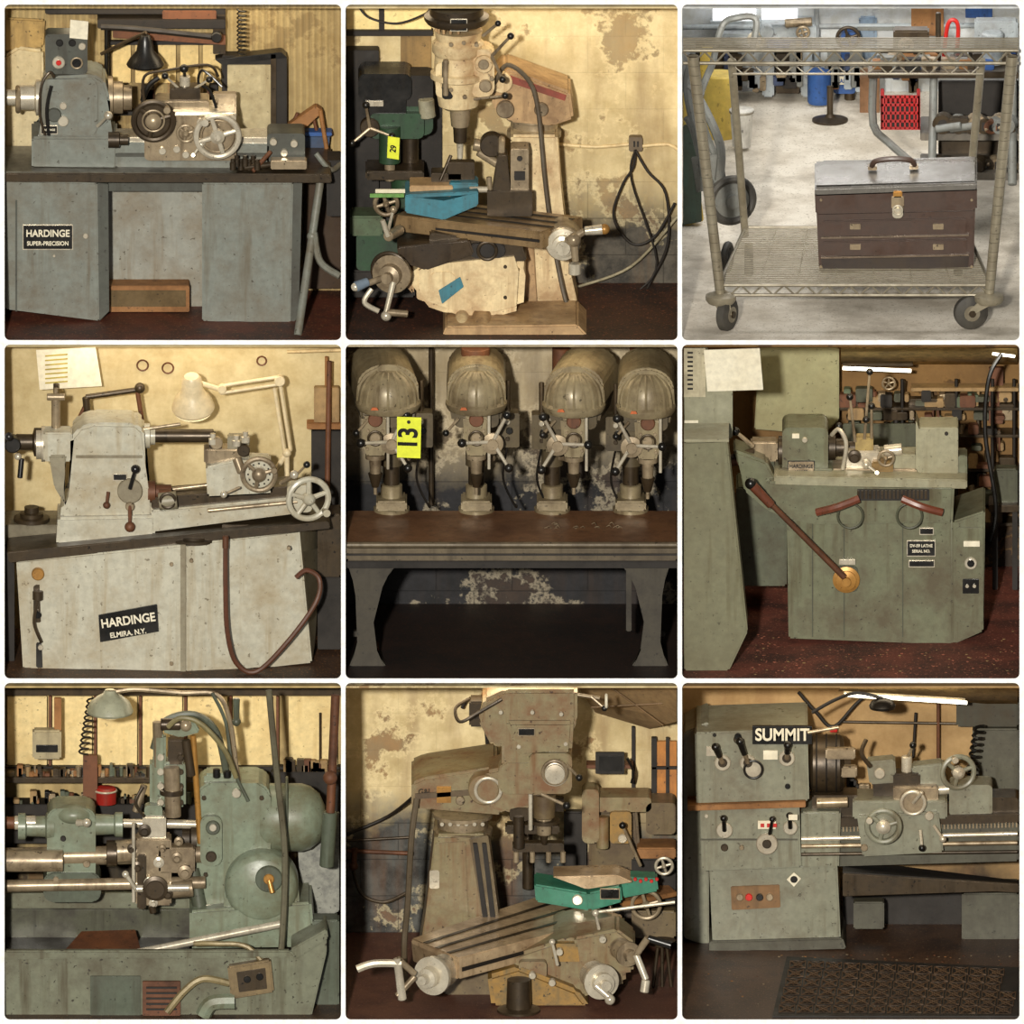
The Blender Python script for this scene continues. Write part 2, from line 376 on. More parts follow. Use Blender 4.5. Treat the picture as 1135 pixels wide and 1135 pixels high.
b=O('floor_bin'); b.box(362,178,378,240,120,40,dark,1); b.box(338,200,378,320,172,20,M('dark_backing',(58,40,24),.8),1); b.done()

# =============================================================== CELL 2: knee mill
CELL(1,0)
w2=wallM('wall_peeling_cream',(230,212,166),(82,76,66),215,230,peel=(108,86,58),pamt=.6,fade=.14,psc=2.4,stain=.8)
room(230,w2,floorM('floor_darkbrown',(40,24,16),(70,40,26)),energy=4.5)
c2=M('cream_machine',(232,210,164),.42,0,(140,94,48),.6,8)
c2t=M('tan_machine',(186,152,108),.5,0,(96,64,36),.55,8)
tbl=M('machined_table',(150,124,88),.35,.3,(66,44,26),.55)
b=O('milling_machine')
b.pr([(566,150),(618,150),(622,210),(632,300),(648,372),(558,372),(570,300),(566,230)],140,70,c2,3)
b.pr([(560,240),(590,240),(596,350),(600,368),(556,368)],132,14,c2t,2)
b.lz((592,150,180),'z',[(0,30),(6,30),(8,26),(18,26),(20,31),(27,31),(30,22)],steel,32)
b.pr([(548,85),(560,76),(632,102),(636,132),(612,140),(566,136),(545,118)],138,66,c2t,3)
b.pr([(560,82),(628,106),(626,112),(560,90)],136,3,M('red_stripe',(150,66,50)),.3)
b.disc(556,92,132,12,8,c2); b.disc(560,122,132,10,8,steel); b.disc(600,122,134,8,5,steel)
b.tube([(548,92,128),(562,72,120),(585,88,126),(596,120,128),(604,200,126),(612,260,122),(626,330,116),(640,365,106)],2.6,M('grey_cable',(95,85,70)))
b.lz((508,120,118),'z',[(0,16),(4,22),(22,25),(34,27),(36,31),(42,31),(44,27),(62,26),(66,29),(76,29),(80,25),(90,27)],c2,32)
b.lz((506,25,118),'z',[(0,33),(4,36),(8,36),(10,30),(18,30)],dst,36)
for i in range(9):
    a=math.radians(-160+i*20); b.cy((508+25*math.sin(a),38,118-25*math.cos(a)),(508+25*math.sin(a),18,118-25*math.cos(a)),1.6,c2t)
b.rbox(520,55,548,108,98,36,c2,10,3); b.disc(536,72,92,10,8,c2); b.disc(536,72,90,6,8,steel); b.disc(538,96,92,7,8,steel)
b.rbox(483,70,498,108,100,16,c2,5,2); b.rbox(490,68,502,110,94,10,blk,3,1); b.cy((494,66,90),(494,106,90),3,steel)
b.plate(500,22,517,34,86,blk,bright)
for x,y in ((500,50),(514,48),(528,50),(500,100),(515,108),(545,88)): b.disc(x,y,90,2.4,6,steel,10)
b.cy((510,118,112),(510,140,112),12,steel,10); b.cy((510,138,112),(510,158,112),8,dst,7); b.cy((510,156,112),(510,176,112),4,bright,3)
b.lev((545,62,92),(566,40,84),2,4,steel,blk); b.lev((545,62,92),(557,88,80),2,4,steel,blk); b.lev((535,40,92),(552,26,84),2,3.5,steel,blk)
b.lev((525,110,92),(560,106,84),1.6,4,steel,blk)
b.cy((525,160,118),(556,166,118),7,steel); b.disc(545,162,104,13,16,dst); b.tor(556,164,104,'x',10,4,steel); b.cy((530,168,112),(552,182,112),5,steel)
b.cy((500,172,110),(488,200,104),2,dst); b.box(496,180,526,200,104,14,dst,1)
zt=264
def td_(y): return (zt-y)/SN
b.pr([(436,238,td_(238)),(600,257,td_(257)),(646,240,td_(240)),(482,221,td_(221))],0,0,tbl,1,vec=(0,0,-8))
b.pr([(436,240,td_(238)-1),(600,259,td_(257)-1),(600,276,td_(257)-1),(436,256,td_(238)-1)],0,8,tbl,1)
b.pr([(601,259,td_(257)),(646,242,td_(240)),(646,256,td_(240)),(601,276,td_(257))],0,3,tbl,.6,vec=(-4,0,0))
for k in range(1,4):
    f=k/4
    p=(436+46*f,238-17*f); q=(600+46*f,257-17*f)
    b.pr([(p[0],p[1]-.6,td_(p[1])),(q[0],q[1]-.6,td_(q[1])),(q[0]+3,q[1]-1.4,td_(q[1])+3),(p[0]+3,p[1]-1.4,td_(p[1])+3)],0,0,dark,0,vec=(0,0,.6))
b.pr([(440,247,td_(238)-2),(598,266,td_(257)-2),(598,269,td_(257)-2),(440,250,td_(238)-2)],0,2,dark,.2)
b.pr([(476,258),(578,270),(584,290),(476,292)],62,90,dst,2); b.rbox(520,270,560,286,56,8,dark,7,1); b.tor(540,278,54,'y',10,2,dst)
b.pr([(440,274),(520,266),(526,282),(472,300),(442,290)],52,70,M('oily_brown_way',(72,58,42),.35,.3,(30,22,14),.6),2)
b.pr([(449,216),(492,224),(530,212),(530,228),(492,244),(449,236)],74,60,teal,1.5)
b.pr([(449,216),(530,212),(530,216),(449,220)],76,50,teal,1); b.box(454,206,502,218,88,36,c2t,1); b.box(498,203,530,220,92,30,teal,1.5); b.box(478,192,512,208,104,24,dst,1); b.cy((520,210,90),(556,210,94),3.5,bright); b.cy((542,196,88),(545,226,88),3,steel)
b.plate(416,210,450,214,108,white); b.plate(410,215,448,219,104,M('green_rule',(120,180,90)))
b.pr([(546,212),(552,172),(562,172),(566,214)],82,30,dst,1); b.box(566,165,586,236,86,30,steel,1); b.box(570,190,582,200,84,2,dark,.4); b.disc(576,176,84,3,2,dark); b.box(540,212,590,240,80,10,dst,1)
b.cy((576,170,100),(584,162,100),3,dst)
b.disc(624,270,40,20,40,steel); b.lz((624,270,40),'y',[(0,18),(5,18),(6,12),(14,12),(15,8),(22,8)],bright)
b.cy((628,268,20),(648,256,18),5,steel,4); b.cy((648,256,18),(668,254,18),5,bright,6); b.cy((636,268,18),(638,290,16),4.5,steel,4); b.cy((637,292,16),(637,304,16),7,bright,7); b.ball(636,266,16,8,steel); b.ball(670,254,18,6,brass)
b.pr([(456,296),(472,286),(576,276),(583,300),(580,345),(550,353),(500,351),(468,340),(457,326)],58,130,c2,8)
b.pr([(440,290),(458,298),(459,328),(448,316)],64,100,c2t,3)
b.rbox(476,302,505,326,56,3,c2,8,.6); b.pr([(486,322),(510,307),(514,318),(490,337)],55,2,teal,.5); b.disc(560,296,56,2,3,dst); b.disc(560,330,56,2,3,dst)
b.lz((436,302,36),(-.3,-1,.0),[(-10,17),(0,18),(3,22),(8,22),(9,13),(18,12),(20,6),(28,6)],steel); b.tor(432,300,32,(-.3,-1,0),20,2.5,dst)
b.cy((430,306,22),(408,314,14),3.6,steel); b.cy((408,312,14),(394,318,8),5,M('blueish_handle',(110,125,140)),6); b.cy((436,312,18),(428,346,12),3.5,bright,3); b.ball(428,350,12,6,bright); b.cy((428,346,12),(452,348,14),4,steel); b.ball(394,318,8,5,bright)
b.tube([(412,320,18),(404,335,16),(420,345,14)],3,bright)
b.cy((443,255,70),(430,262,40),6,steel); b.cy((430,262,40),(424,244,36),3,bright); b.lev((430,256,44),(436,232,36),2,4,bright,steel)
b.cy((518,345,100),(520,352,90),16,dst,14); b.cy((512,345,80),(512,371,24),8,c2); b.cy((534,345,80),(534,370,26),11,c2t); b.pr([(494,362),(640,360),(652,373),(490,374)],22,100,c2t,2)
b.done()
b=O('drill_press')
gd=M('green_drill',(46,74,50),.42,0,(22,26,18),.6)
b.rbox(397,82,456,112,150,50,blk,8,2); b.rbox(402,108,450,130,152,46,blk,4,2); b.plate(405,112,425,118,150,bright); b.rbox(440,84,480,118,160,36,dark,6,2)
b.rbox(410,126,470,154,150,44,gd,6,2); b.cy((432,140,150),(432,180,150),12,gd); b.rbox(440,118,480,150,160,36,gd,8,2); b.cy((455,150,180),(455,250,180),9,dst); b.cy((472,110,155),(474,130,155),9,M('pale_knob',(170,165,140)))
b.disc(410,142,146,11,10,dst); 
for a in (20,140,260): b.lev((410,142,144),(410+26*math.cos(math.radians(a)),142+26*math.sin(math.radians(a)),138),2,4,steel,blk)
b.cy((432,178,150),(432,200,150),6,steel); b.box(405,190,470,200,140,50,dst,2); b.cy((448,196,170),(448,260,170),15,gd,13); b.rbox(395,258,470,300,150,50,gd,5,2)
b.box(388,240,424,262,144,40,M('green_bench',(82,100,72)),2); b.wheel(428,226,136,'y',15,2.5,4,steel); b.box(390,300,460,330,150,50,dark,2); b.done()
b=O('price_tag'); b.pr([(430,151),(443,153),(442,177),(429,175)],134,1,yel,0); b.text('29',436,165,132,8,blk,80); b.done()
b=O('dark_cabinet'); b.box(384,56,420,240,208,20,dark,1); b.box(384,240,452,322,200,25,dark,1); b.box(420,80,490,250,222,6,dark,1); b.done()
b=O('outlet_box'); b.rbox(697,152,712,168,218,10,M('grey_box',(110,95,75)),2,.8); b.box(702,157,704,163,216,3,dark,0); b.box(706,157,708,163,216,3,dark,0)
b.tube([(697,160,222),(660,163,222),(620,160,222)],2,cream,sm=2); b.tube([(712,162,222),(740,160,222),(751,166,222)],2,cream,sm=2)
b.tube([(704,166,216),(702,185,214),(690,205,214),(680,240,212),(700,270,212),(726,262,212),(748,225,212)],1.5,dark); b.tube([(704,166,216),(718,190,214),(738,215,214),(740,270,212),(722,310,212),(712,330,200)],1.5,dark)
b.tube([(704,166,214),(700,200,212),(728,290,212),(705,325,205)],1.2,dark); b.tube([(751,240,215),(700,295,214),(640,318,214)],1.6,M('pale_cable',(160,150,120))); b.done()
b=O('window_1'); b.box(384,8,478,36,222,6,M('warm_pane',(248,226,160),.6,0,(200,170,100),.3),.5); b.box(384,34,480,40,216,12,dark,.6); b.box(420,5,426,38,218,6,dark,.5); b.box(444,40,478,78,224,4,M('wallpatch',(150,120,70)),.5); b.done()
b=O('gooseneck_cord'); b.tube([(398,8,200),(410,20,196),(440,26,196),(470,16,190),(478,8,190)],1.3,dark); b.done()

# =============================================================== CELL 3: wire cart with tool chest
CELL(2,0)
w3=wallM('wall_pale_block',(205,210,214),(180,182,184),120,1000,peel=(130,132,138),pamt=.4,stain=.4)
room(1000,w3,floorM('floor_pale_concrete',(216,209,196),(184,174,158),2.2,.7,(160,150,134)),energy=10,col=(1,.97,.93),lights=[150,330,520,720,900])
b=O('wire_shelf_cart')
wr=M('chrome_wire',(146,138,120),.35,.3,(80,66,45),.4)
post=M('post_steel',(152,143,122),.4,.3,(90,74,50),.4)
F0=46; BK=300
FL=[(768,62,F0),(799,330,F0)]; FR=[(1122,62,F0),(1096,330,F0)]
RL=[(811,66,BK-90),(826,262,BK)]; RR=[(1088,66,BK-90),(1070,262,BK)]
for q in (FL,FR): 
    b.cy(q[0],q[1],6.5,post,5.5)
    for k in range(26):
        f=k/26; b.tor(q[0][0]+(q[1][0]-q[0][0])*f,q[0][1]+(q[1][1]-q[0][1])*f,F0,'z',6.2-f,.5,dst,16,4)
for q in (RL,RR): b.cy(q[0],q[1],4.6,post,4.2)
for yy,dd in ((56,50),(70,50)): b.cy((757,yy,dd),(1129,yy,dd),2,wr)
for i in range(31):
    x=757+i*12; b.cy((x,70 if i%2 else 57,50),(min(x+12,1129),57 if i%2 else 70,50),1.2,wr,seg=6)
for i in range(9): b.cy((757,55-i*1.6,60+i*6),(1129,55-i*1.6,60+i*6),.7,wr,seg=6)
for yy in (72,82): b.cy((812,yy,BK-100),(1090,yy,BK-100),1.4,wr,seg=6)
for i in range(24): b.cy((812+i*11.5,82 if i%2 else 72,BK-100),(823+i*11.5,72 if i%2 else 82,BK-100),.8,wr,seg=5)
for yy in (316,327): b.cy((795,yy,F0),(1100,yy,F0),2,wr)
for i in range(25):
    x=797+i*12; b.cy((x,327 if i%2 else 316,F0),(x+12,316 if i%2 else 327,F0),1.1,wr,seg=6)
b.cy((826,252,BK),(1070,252,BK),2,wr)
b.cy((797,316,F0),(826,252,BK),2,wr); b.cy((1098,316,F0),(1070,252,BK),2,wr)
for i in range(34):
    f=i/33; y=316+(252-316)*f; d=F0+(BK-F0)*f; xa=797+29*f; xb=1098-28*f
    b.cy((xa,y,d),(xb,y,d),.85,wr,seg=5)
for i in range(1,7):
    f=i/7; b.cy((797+301*f,317,F0),(826+244*f,253,BK),1.2,wr,seg=5)
rub=M('rubber',(45,42,38),.6,0,(90,85,75),.4)
for x,y,d,a,R in ((806,348,44,(1,-.5,0),19),(1076,346,44,(.25,-1,0),19)):
    b.lz((x,y,d),a,[(-6,R-3),(-4,R),(4,R),(6,R-3)],rub,28); b.lz((x,y,d),a,[(-7,9),(7,9)],wr,20); b.lz((x,y,d),a,[(-9,4),(9,4)],dst,12)
    px=799 if x<900 else 1096
    b.lz((px,332,46),'z',[(-4,14),(0,17),(5,17),(8,9)],post); b.pr([(px-10,334),(px+10,334),(x+5,y+2),(x-6,y+2)],36,3,post,.6); b.pr([(px-10,334),(px+10,334),(x+5,y+2),(x-6,y+2)],54,3,post,.6)
for x,y in ((830,290),(1062,290)): b.lz((x,y,230),'x',[(-5,14),(-3,16),(3,16),(5,14)],rub,20); b.cy((x,y-20,236),(x,y,232),5,post)
b.done()
b=O('tool_chest')
tc=M('brown_crinkle',(74,54,44),.42,0,(52,40,32),.4,14); tg=M('grey_lid',(112,108,102),.3,.1,(90,84,76),.35); tcd=M('brown_dark',(46,34,28),.5)
td=124
b.pr([(905,236),(1081,232),(1079,299),(908,303)],td,105,tc,2)
b.pr([(903,214),(1083,208),(1083,233),(904,238)],td-3,110,tc,2)
b.pr([(903,209,td-3),(1083,203,td-3),(1083,213,td-3),(903,219,td-3)],0,0,tg,2,vec=(0,110,0))
b.pr([(903,206,td+2),(1082,201,td+2),(1074,196,td+40),(912,198,td+40)],0,0,tg,1.5,vec=(0,60,4))
for (ya,yb) in ((243,262),(266,284)):
    b.pr([(912,ya+2),(1072,ya-1),(1071,yb-1),(913,yb+1)],td-3,4,tc,1.2); b.pr([(910,yb+1),(1074,yb-2),(1074,yb),(910,yb+3)],td-5,5,M('drawer_lip',(130,114,98),.3,.3),.3)
    for x in (948,1040): b.box(x-6,(ya+yb)/2-4,x+6,(ya+yb)/2+2,td-6,4,steel,.5)
b.pr([(910,287),(1074,284),(1073,297),(912,300)],td-2,3,tcd,.6)
b.box(988,218,1002,232,td-7,6,steel,1); b.rbox(989,231,1001,242,td-10,8,bright,4,1); b.box(990,212,1000,220,td-6,5,brass,1); b.tor(995,233,td-12,'y',5,1.2,bright)
b.tube([(966,187,td+45),(970,179,td+38),(990,176,td+36),(1010,178,td+38),(1014,186,td+45)],3.2,tc); b.box(962,185,972,189,td+40,12,steel,.6); b.box(1008,184,1018,188,td+40,12,steel,.6)
for x in (910,1077): 
    for y in (222,296): b.disc(x,y,td-5,1.6,3,steel,10)
b.done()
b=O('hand_truck')
gy=M('grey_truck',(120,122,118),.45,.1,(80,70,55),.4)
b.tube([(790,70,380),(800,30,400),(815,20,400),(838,22,400),(832,60,390)],4,gy); b.tube([(770,60,360),(762,100,350),(780,180,340),(790,215,330)],5,gy); b.tube([(790,70,380),(775,120,360),(800,190,340)],4,gy)
b.tube([(761,95,350),(775,110,350),(798,160,340),(797,200,330)],5,gy); b.tube([(761,130,345),(770,150,345),(785,215,330)],4,gy)
b.pr([(766,175),(800,170),(806,205),(772,214)],336,4,gy,1)
b.tor(811,222,330,(.3,-1,0),24,5,rub); b.lz((811,222,330),(.3,-1,0),[(-2,20),(2,20),(3,8),(8,8)],gy); b.cy((790,222,330),(811,222,330),4,gy)
b.tor(806,285,180,(1,-.3,0),14,4,rub) ; b.done()
b=O('yellow_cabinet'); ym=M('yellow_paint',(222,194,92),.5,0,(170,140,70),.4)
b.pr([(757,140),(776,136),(778,246),(757,250)],FD(250)-6,6,M('green_panel',(62,84,74)),1); b.pr([(757,104),(762,104),(780,245),(757,252)],FD(250),10,ym,1); b.done()
b=O('yellow_drum'); b.lz((798,158,FD(162)+40),'z',[(0,16),(2,18),(38,18),(40,19),(78,18),(80,16)],ym,26); b.box(776,56,792,96,FD(150)+60,20,ym,2); b.done()
b=O('white_bucket'); b.lz((822,162,FD(166)),'z',[(0,10),(40,13),(42,14),(43,12)],M('white_pail',(228,225,216)),22); b.tor(822,124,FD(166),'z',13,1,wr); b.done()
b=O('blue_barrel'); b.lz((908,114,FD(116)),'z',[(0,12),(2,13),(36,13),(38,11)],blue,24); b.done()
b=O('waste_bin'); b.rbox(924,82,948,104,FD(112),40,blue,3,1.5); b.box(922,78,950,84,FD(112)-2,44,blk,1); b.plate(924,85,946,94,FD(112)-2,white); b.text('BEAMER',935,90,FD(112)-5,20,blue); b.done()
b=O('pedestal_ashtray'); b.lz((920,134,FD(134)),'z',[(0,20),(2,20),(5,6),(8,3.5),(40,3.5)],dst,22); b.done()
b=O('machine_row')
mg=M('pale_machine',(160,168,172),.5,0,(100,90,80),.5)
b.box(842,28,905,44,FD(112),60,mg,2); b.box(850,44,895,56,FD(112),50,blue,2); b.box(845,56,858,108,FD(112),40,mg,2); b.box(888,56,900,108,FD(112),40,mg,2); b.disc(850,36,FD(112)-6,8,8,mg); b.cy((870,26,FD(112)),(900,24,FD(112)),5,steel); b.wheel(890,36,FD(112)-8,'y',8,1.6,4,steel)
b.box(795,38,835,52,FD(112),50,mg,2); b.cy((812,52,FD(110)),(812,108,FD(110)),6,dst); b.wheel(838,44,FD(112),'y',10,2,4,bright); b.box(860,60,886,104,FD(108),20,dst,1)
b.done()
b=O('press_stand'); b.wheel(940,42,FD(112),'y',14,2,4,dst); b.rbox(932,36,952,76,FD(112)+20,30,blue,5,2); b.cy((942,74,FD(110)),(942,112,FD(110)),6,dst); b.box(952,20,972,66,FD(112)+30,30,M('bluegrey',(130,150,170)),2); b.done()
b=O('work_bench'); dk=M('dark_top',(88,82,74),.5,.1,(130,120,105),.5)
def bq(y,h): return (YB-h*CS-y)/SN
hb=170
b.pr([(962,80,bq(80,hb)),(1129,80,bq(80,hb)),(1129,64,bq(64,hb)),(962,64,bq(64,hb))],0,0,dk,.6,vec=(0,0,-5))
b.pr([(962,80),(1129,80),(1129,87),(962,87)],bq(80,hb)-1,4,dst,.6)
dB=bq(80,hb)
b.tube([(968,86,dB+6),(968,138,dB+6),(985,158,dB-40),(1008,178,dB-80)],4.5,gy,sm=3); b.cy((1035,86,dB+6),(1033,182,dB-60),4.5,gy); b.cy((1122,86,dB+6),(1122,205,dB-60),5,gy)
b.box(1020,148,1129,156,dB-30,70,dk,1); b.box(1020,192,1129,200,dB-50,80,dk,1); b.box(1040,90,1129,146,dB+60,6,dark,1); b.box(1040,156,1129,192,dB+30,6,dst,1)
b.done()
b=O('steel_stock')
for i in range(60):
    x=random.uniform(1040,1122); y=random.choice((147,147,190,192)); r=random.uniform(4,11); dd=dB-40+random.uniform(0,24)
    mm=random.choice((dst,steel,gy,rust,dst))
    if i%3==0: b.box(x-r,y-r*1.4,min(x+r,1128),y,dd,14,mm,1)
    elif i%3==1: b.lz((min(x,1117),y-r,dd),(random.uniform(-.4,.4),-1,0),[(-8,r),(8,r)],mm,18); b.lz((min(x,1117),y-r,dd),(0,-1,0),[(8,r*.55),(8.6,r*.55)],dark,16)
    else: b.cy((x-12,y-4,dd),(min(x+16,1128),y-8,dd-6),r*.4,mm)
for i in range(70):
    x=random.uniform(970,1120); r=random.uniform(2,7); yy=random.uniform(66,79)
    b.box(x-r,yy-r*1.9,min(x+r*1.6,1128),yy,bq(yy,hb),12,random.choice((dst,steel,gy,blue,dst,rust,wood,dst,dark,mg)),.8)
b.tube([(1046,64,dB+60),(1050,30,dB+60),(1056,22,dB+60),(1062,30,dB+60),(1060,64,dB+60)],2.4,red); b.lz((1100,70,dB+30),'z',[(0,12),(34,12),(36,10)],mg)
b.box(1080,24,1128,62,bq(66,hb),20,mg,2); b.box(990,34,1030,60,bq(66,hb),20,dst,2); b.wheel(1004,50,bq(66,hb)-8,'y',9,2,4,steel); b.cy((1040,70,dB+40),(1040,14,dB+40),3,dst)
b.box(1036,208,1080,232,dB-70,20,dst,1)
b.done()
b=O('milk_crate'); cd=dB-30; rdk=M('dark_red_plastic',(170,34,34),.4,0,(90,24,24),.3)
b.box(976,106,1020,143,cd+30,3,rdk,.6); b.box(976,106,980,143,cd,30,rdk,.6); b.box(1016,106,1020,143,cd,30,rdk,.6)
for y in (106,115,124,133,141): b.box(976,y,1020,y+3,cd,2,rdk,.3)
for i in range(9): b.box(976+i*5.2,106,978+i*5.2,143,cd,2,rdk,.2)
b.box(980,118,1016,142,cd+6,20,dark,1)
b.done()
b=O('brown_carton'); b.box(953,86,975,134,FD(125),50,M('carton',(130,94,66),1),1); b.done()
for x0,x1 in ((790,838),(844,884)):
    b=O('window_1'); b.box(x0,2,x1,24,985,6,M('bright_pane',(252,253,255),.4,0,(250,250,250),0,emit=1.2),.3); b.box(x0-3,24,x1+3,28,980,12,mg,.5); b.done()
b=O('wall_pipes'); b.cy((757,30,980),(1129,28,980),3,mg); b.cy((905,6,975),(905,100,975),3,mg); b.box(1010,6,1046,40,975,10,wood,.5); b.box(950,30,1000,34,975,10,gy,.5); b.box(1070,8,1100,20,970,12,blue,.5)
b.done()
b=O('shop_clutter')
for i in range(46):
    x=random.uniform(765,1010); yb=random.uniform(88,104); w_=random.uniform(5,16); hh=random.uniform(8,44)
    b.box(x,yb-hh,x+w_,yb,FD(yb)-4 if FD(yb)<960 else 950,14,random.choice((mg,gy,dst,M('navy',(40,60,96)),steel,wood,dark,dst)),1)
b.done()

# =============================================================== CELL 4: white lathe
CELL(0,1)
w4=wallM('wall_smooth_cream',(204,188,146),(150,128,84),660,200,peel=(150,126,84),pamt=.15,blocks=False,psc=1.2,stain=.5)
room(200,w4,floorM('floor_dark',(50,32,20),(80,54,32)),energy=4.5)
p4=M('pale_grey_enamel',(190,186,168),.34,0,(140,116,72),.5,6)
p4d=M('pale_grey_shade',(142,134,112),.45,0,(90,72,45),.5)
b=O('turret_lathe')
D=44
b.pr([(18,622,D),(203,604,D-14),(203,750,D-14),(26,750,D)],0,0,p4,2,vec=(0,90,0))
b.pr([(205,604,D-14),(332,588,D+10),(346,735,D+8),(205,750,D-14)],0,0,p4,2,vec=(0,84,0))
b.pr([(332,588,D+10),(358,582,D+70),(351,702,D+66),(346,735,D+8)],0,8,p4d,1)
b.pr([(8,612,D-6),(364,578,D-6),(366,586,D-6),(10,624,D-6)],0,0,dst,1.2,vec=(0,100,0))
b.pr([(30,640,D-2),(196,624,D-14),(196,742,D-14),(34,742,D-2)],0,1.2,p4,.5)
for x,y in ((40,640),(190,626),(212,622),(320,608),(190,736),(44,742)): b.disc(x,y,D-18 if x>100 else D-5,2.2,6,steel,10)
b.pr([(109,682,D-13),(174,670,D-17),(176,700,D-17),(111,712,D-13)],0,3,blk,.4); b.text('HARDINGE',142,688,D-21,60,white,8); b.text('ELMIRA, N.Y.',142,702,D-20,40,white,8)
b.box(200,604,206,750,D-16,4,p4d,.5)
b.cy((42,655,D-6),(42,665,D-6),6,dst); b.rbox(37,648,47,690,D-3,5,dst,3,1); b.disc(42,682,D-8,4,5,blk); b.rbox(40,712,50,740,D-3,5,blk,2,.5); b.disc(45,718,D-6,3,4,bright)
b.disc(42,637,D-8,7,6,brass); b.tube([(42,665,D-6),(38,690,D-8),(46,712,D-6)],2,dst)
h=D+20
b.pr([(64,606),(68,560),(80,552),(78,486),(88,474),(104,469),(150,470),(160,478),(162,552),(170,562),(170,603)],h,60,p4,4)
b.pr([(62,606),(64,574),(172,572),(172,602)],h-8,70,p4,3)
b.box(84,505,158,508,h-2,2,p4d,.3); b.cy((125,470,h+30),(125,462,h+30),6,blk); b.rbox(118,467,132,474,h+24,10,blue,2,.6)
b.plate(126,526,140,532,h-1,blk,bright)
b.lz((78,490,h+30),(-1,0,0),[(0,18),(10,18),(12,12),(30,12),(31,16),(40,16),(42,9),(60,9)],dst); b.lz((50,492,h+28),(-1,0,0),[(0,20),(4,20),(4.5,17),(10,17)],bright)
b.box(48,480,80,512,h+2,30,p4,2); b.disc(14,494,h+14,9,16,blk); b.ball(10,484,h+6,5,blk); b.cy((24,508,h+10),(22,530,h+6),3,blk); b.ball(20,506,h+6,4,bright)
b.cy((62,440,h+26),(62,482,h+26),5,steel); b.cy((52,440,h+24),(72,440,h+24),4,steel); b.cy((62,430,h+26),(62,470,h+26),2.4,steel)
b.pr([(54,505),(74,505),(70,525),(72,560),(60,540)],h-2,10,p4d,2)
b.disc(144,545,h-6,14,6,p4d); b.lev((144,542,h-8),(150,520,h-14),2.4,5,blk,blk); b.lev((144,560,h-8),(144,584,h-14),2.4,6,rust,rust); b.disc(144,562,h-10,5,6,steel)
b.lev((120,545,h-6),(118,560,h-10),2,4,rust,rust)
b.cy((160,483,h+28),(237,483,h+28),7.5,dst); b.cy((236,483,h+28),(239,483,h+28),5,dark); b.lz((160,483,h+28),'x',[(0,14),(6,14),(7,10),(12,10)],p4)
b.cy((158,476,h+20),(200,470,h+20),2,steel)
b.lz((164,545,h+10),'x',[(0,12),(8,12),(9,8),(26,8)],rust); b.cy((170,545,h+20),(250,535,h+20),2.4,steel)
b.pr([(168,566,h-6),(340,550,h-6),(342,568,h-6),(168,590,h-6)],0,0,p4,2,vec=(0,56,0))
b.pr([(168,552,h),(330,538,h),(330,550,h),(168,564,h)],0,0,dst,1,vec=(0,42,0))
b.box(115,545,170,552,h+4,30,dst,1); b.cy((230,566,h-10),(330,556,h-10),2.5,steel)
b.cy((176,556,h-14),(196,554,h-14),10,p4d); b.tor(186,555,h-22,'y',8,2,dst); b.lz((176,549,h-8),'x',[(0,7),(14,7)],rust)
b.pr([(228,518),(262,510),(300,512),(302,548),(230,552)],h-2,36,p4,2); b.box(226,498,268,514,h+6,26,steel,1.5); b.box(232,488,246,500,h+8,18,dst,1.5); b.box(252,484,276,510,h+8,16,p4d,1.5)
for x,y in ((236,492),(262,494),(272,490)): b.lz((x,y,h),'z',[(0,5),(6,5),(7,3),(12,3)],bright,14)
b.disc(240,492,h-4,7,8,steel); b.disc(270,500,h-4,7,8,dst)
b.cy((262,508,h-8),(268,524,h-14),5,steel)
b.wheel(287,526,h-28,'y',21,2.8,3,steel,8,.4); b.disc(287,526,h-24,16,10,p4); b.disc(287,526,h-30,8,6,bright)
for a in range(12): b.disc(287+12*math.cos(a*.5236),526+12*math.sin(a*.5236),h-25,1.1,1,dark,6)
b.wheel(342,553,h-24,(.25,-1,0),26,3.4,5,p4,7,5.6); b.rbox(318,538,346,568,h-12,20,p4,5,2)
b.lev((310,536,h-20),(326,526,h-26),2.4,5,steel,bright); b.lev((266,540,h-24),(248,548,h-30),1.6,4,steel,bright); b.lev((330,525,h-20),(340,515,h-26),1.6,4,steel,blk)
b.lz((215,598,D+10),'z',[(0,26),(3,26),(4,20),(6,20),(6.2,14)],dst,32); b.box(246,582,330,588,D+10,40,dst,.6)
b.done()
b=O('coolant_hose'); b.tube([(250,606,20),(250,650,14),(252,700,12),(262,735,16),(285,744,18),(320,710,18),(350,668,22),(354,642,30),(340,632,30),(328,640,30)],2.8,M('brown_hose',(92,50,30),.5)); b.cy((250,594,20),(250,608,20),3.6,rust); b.done()
b=O('articulated_lamp')
lc=M('cream_lamp',(224,206,168),.35,0,(150,125,80),.2)
b.lz((214,448,130),(-.05,-.35,1),[(-6,23),(-4,24),(6,21),(14,15),(20,12),(34,11),(38,8)],lc,30); b.lz((214,450,128),(-.05,-.35,1),[(-7,21),(-6.5,21)],M('lamp_inner',(250,235,190),.4,emit=.6),24)
b.cy((244,428,134),(308,418,138),2,lc); b.cy((244,436,134),(308,426,138),2,lc); b.cy((220,424,132),(246,432,134),3,lc); b.disc(310,423,132,6,8,lc); b.disc(246,432,130,5,8,lc)
b.cy((310,423,138),(322,500,142),2,lc); b.cy((304,430,138),(316,505,142),2,lc); b.cy((319,500,142),(300,530,142),3,lc); b.cy((318,502,142),(318,545,140),3,lc); b.ball(318,502,140,5,lc); b.done()
b=O('paper_chart'); b.pr([(40,388,165),(106,385,165),(113,428,165),(44,432,165)],0,1,white,0)
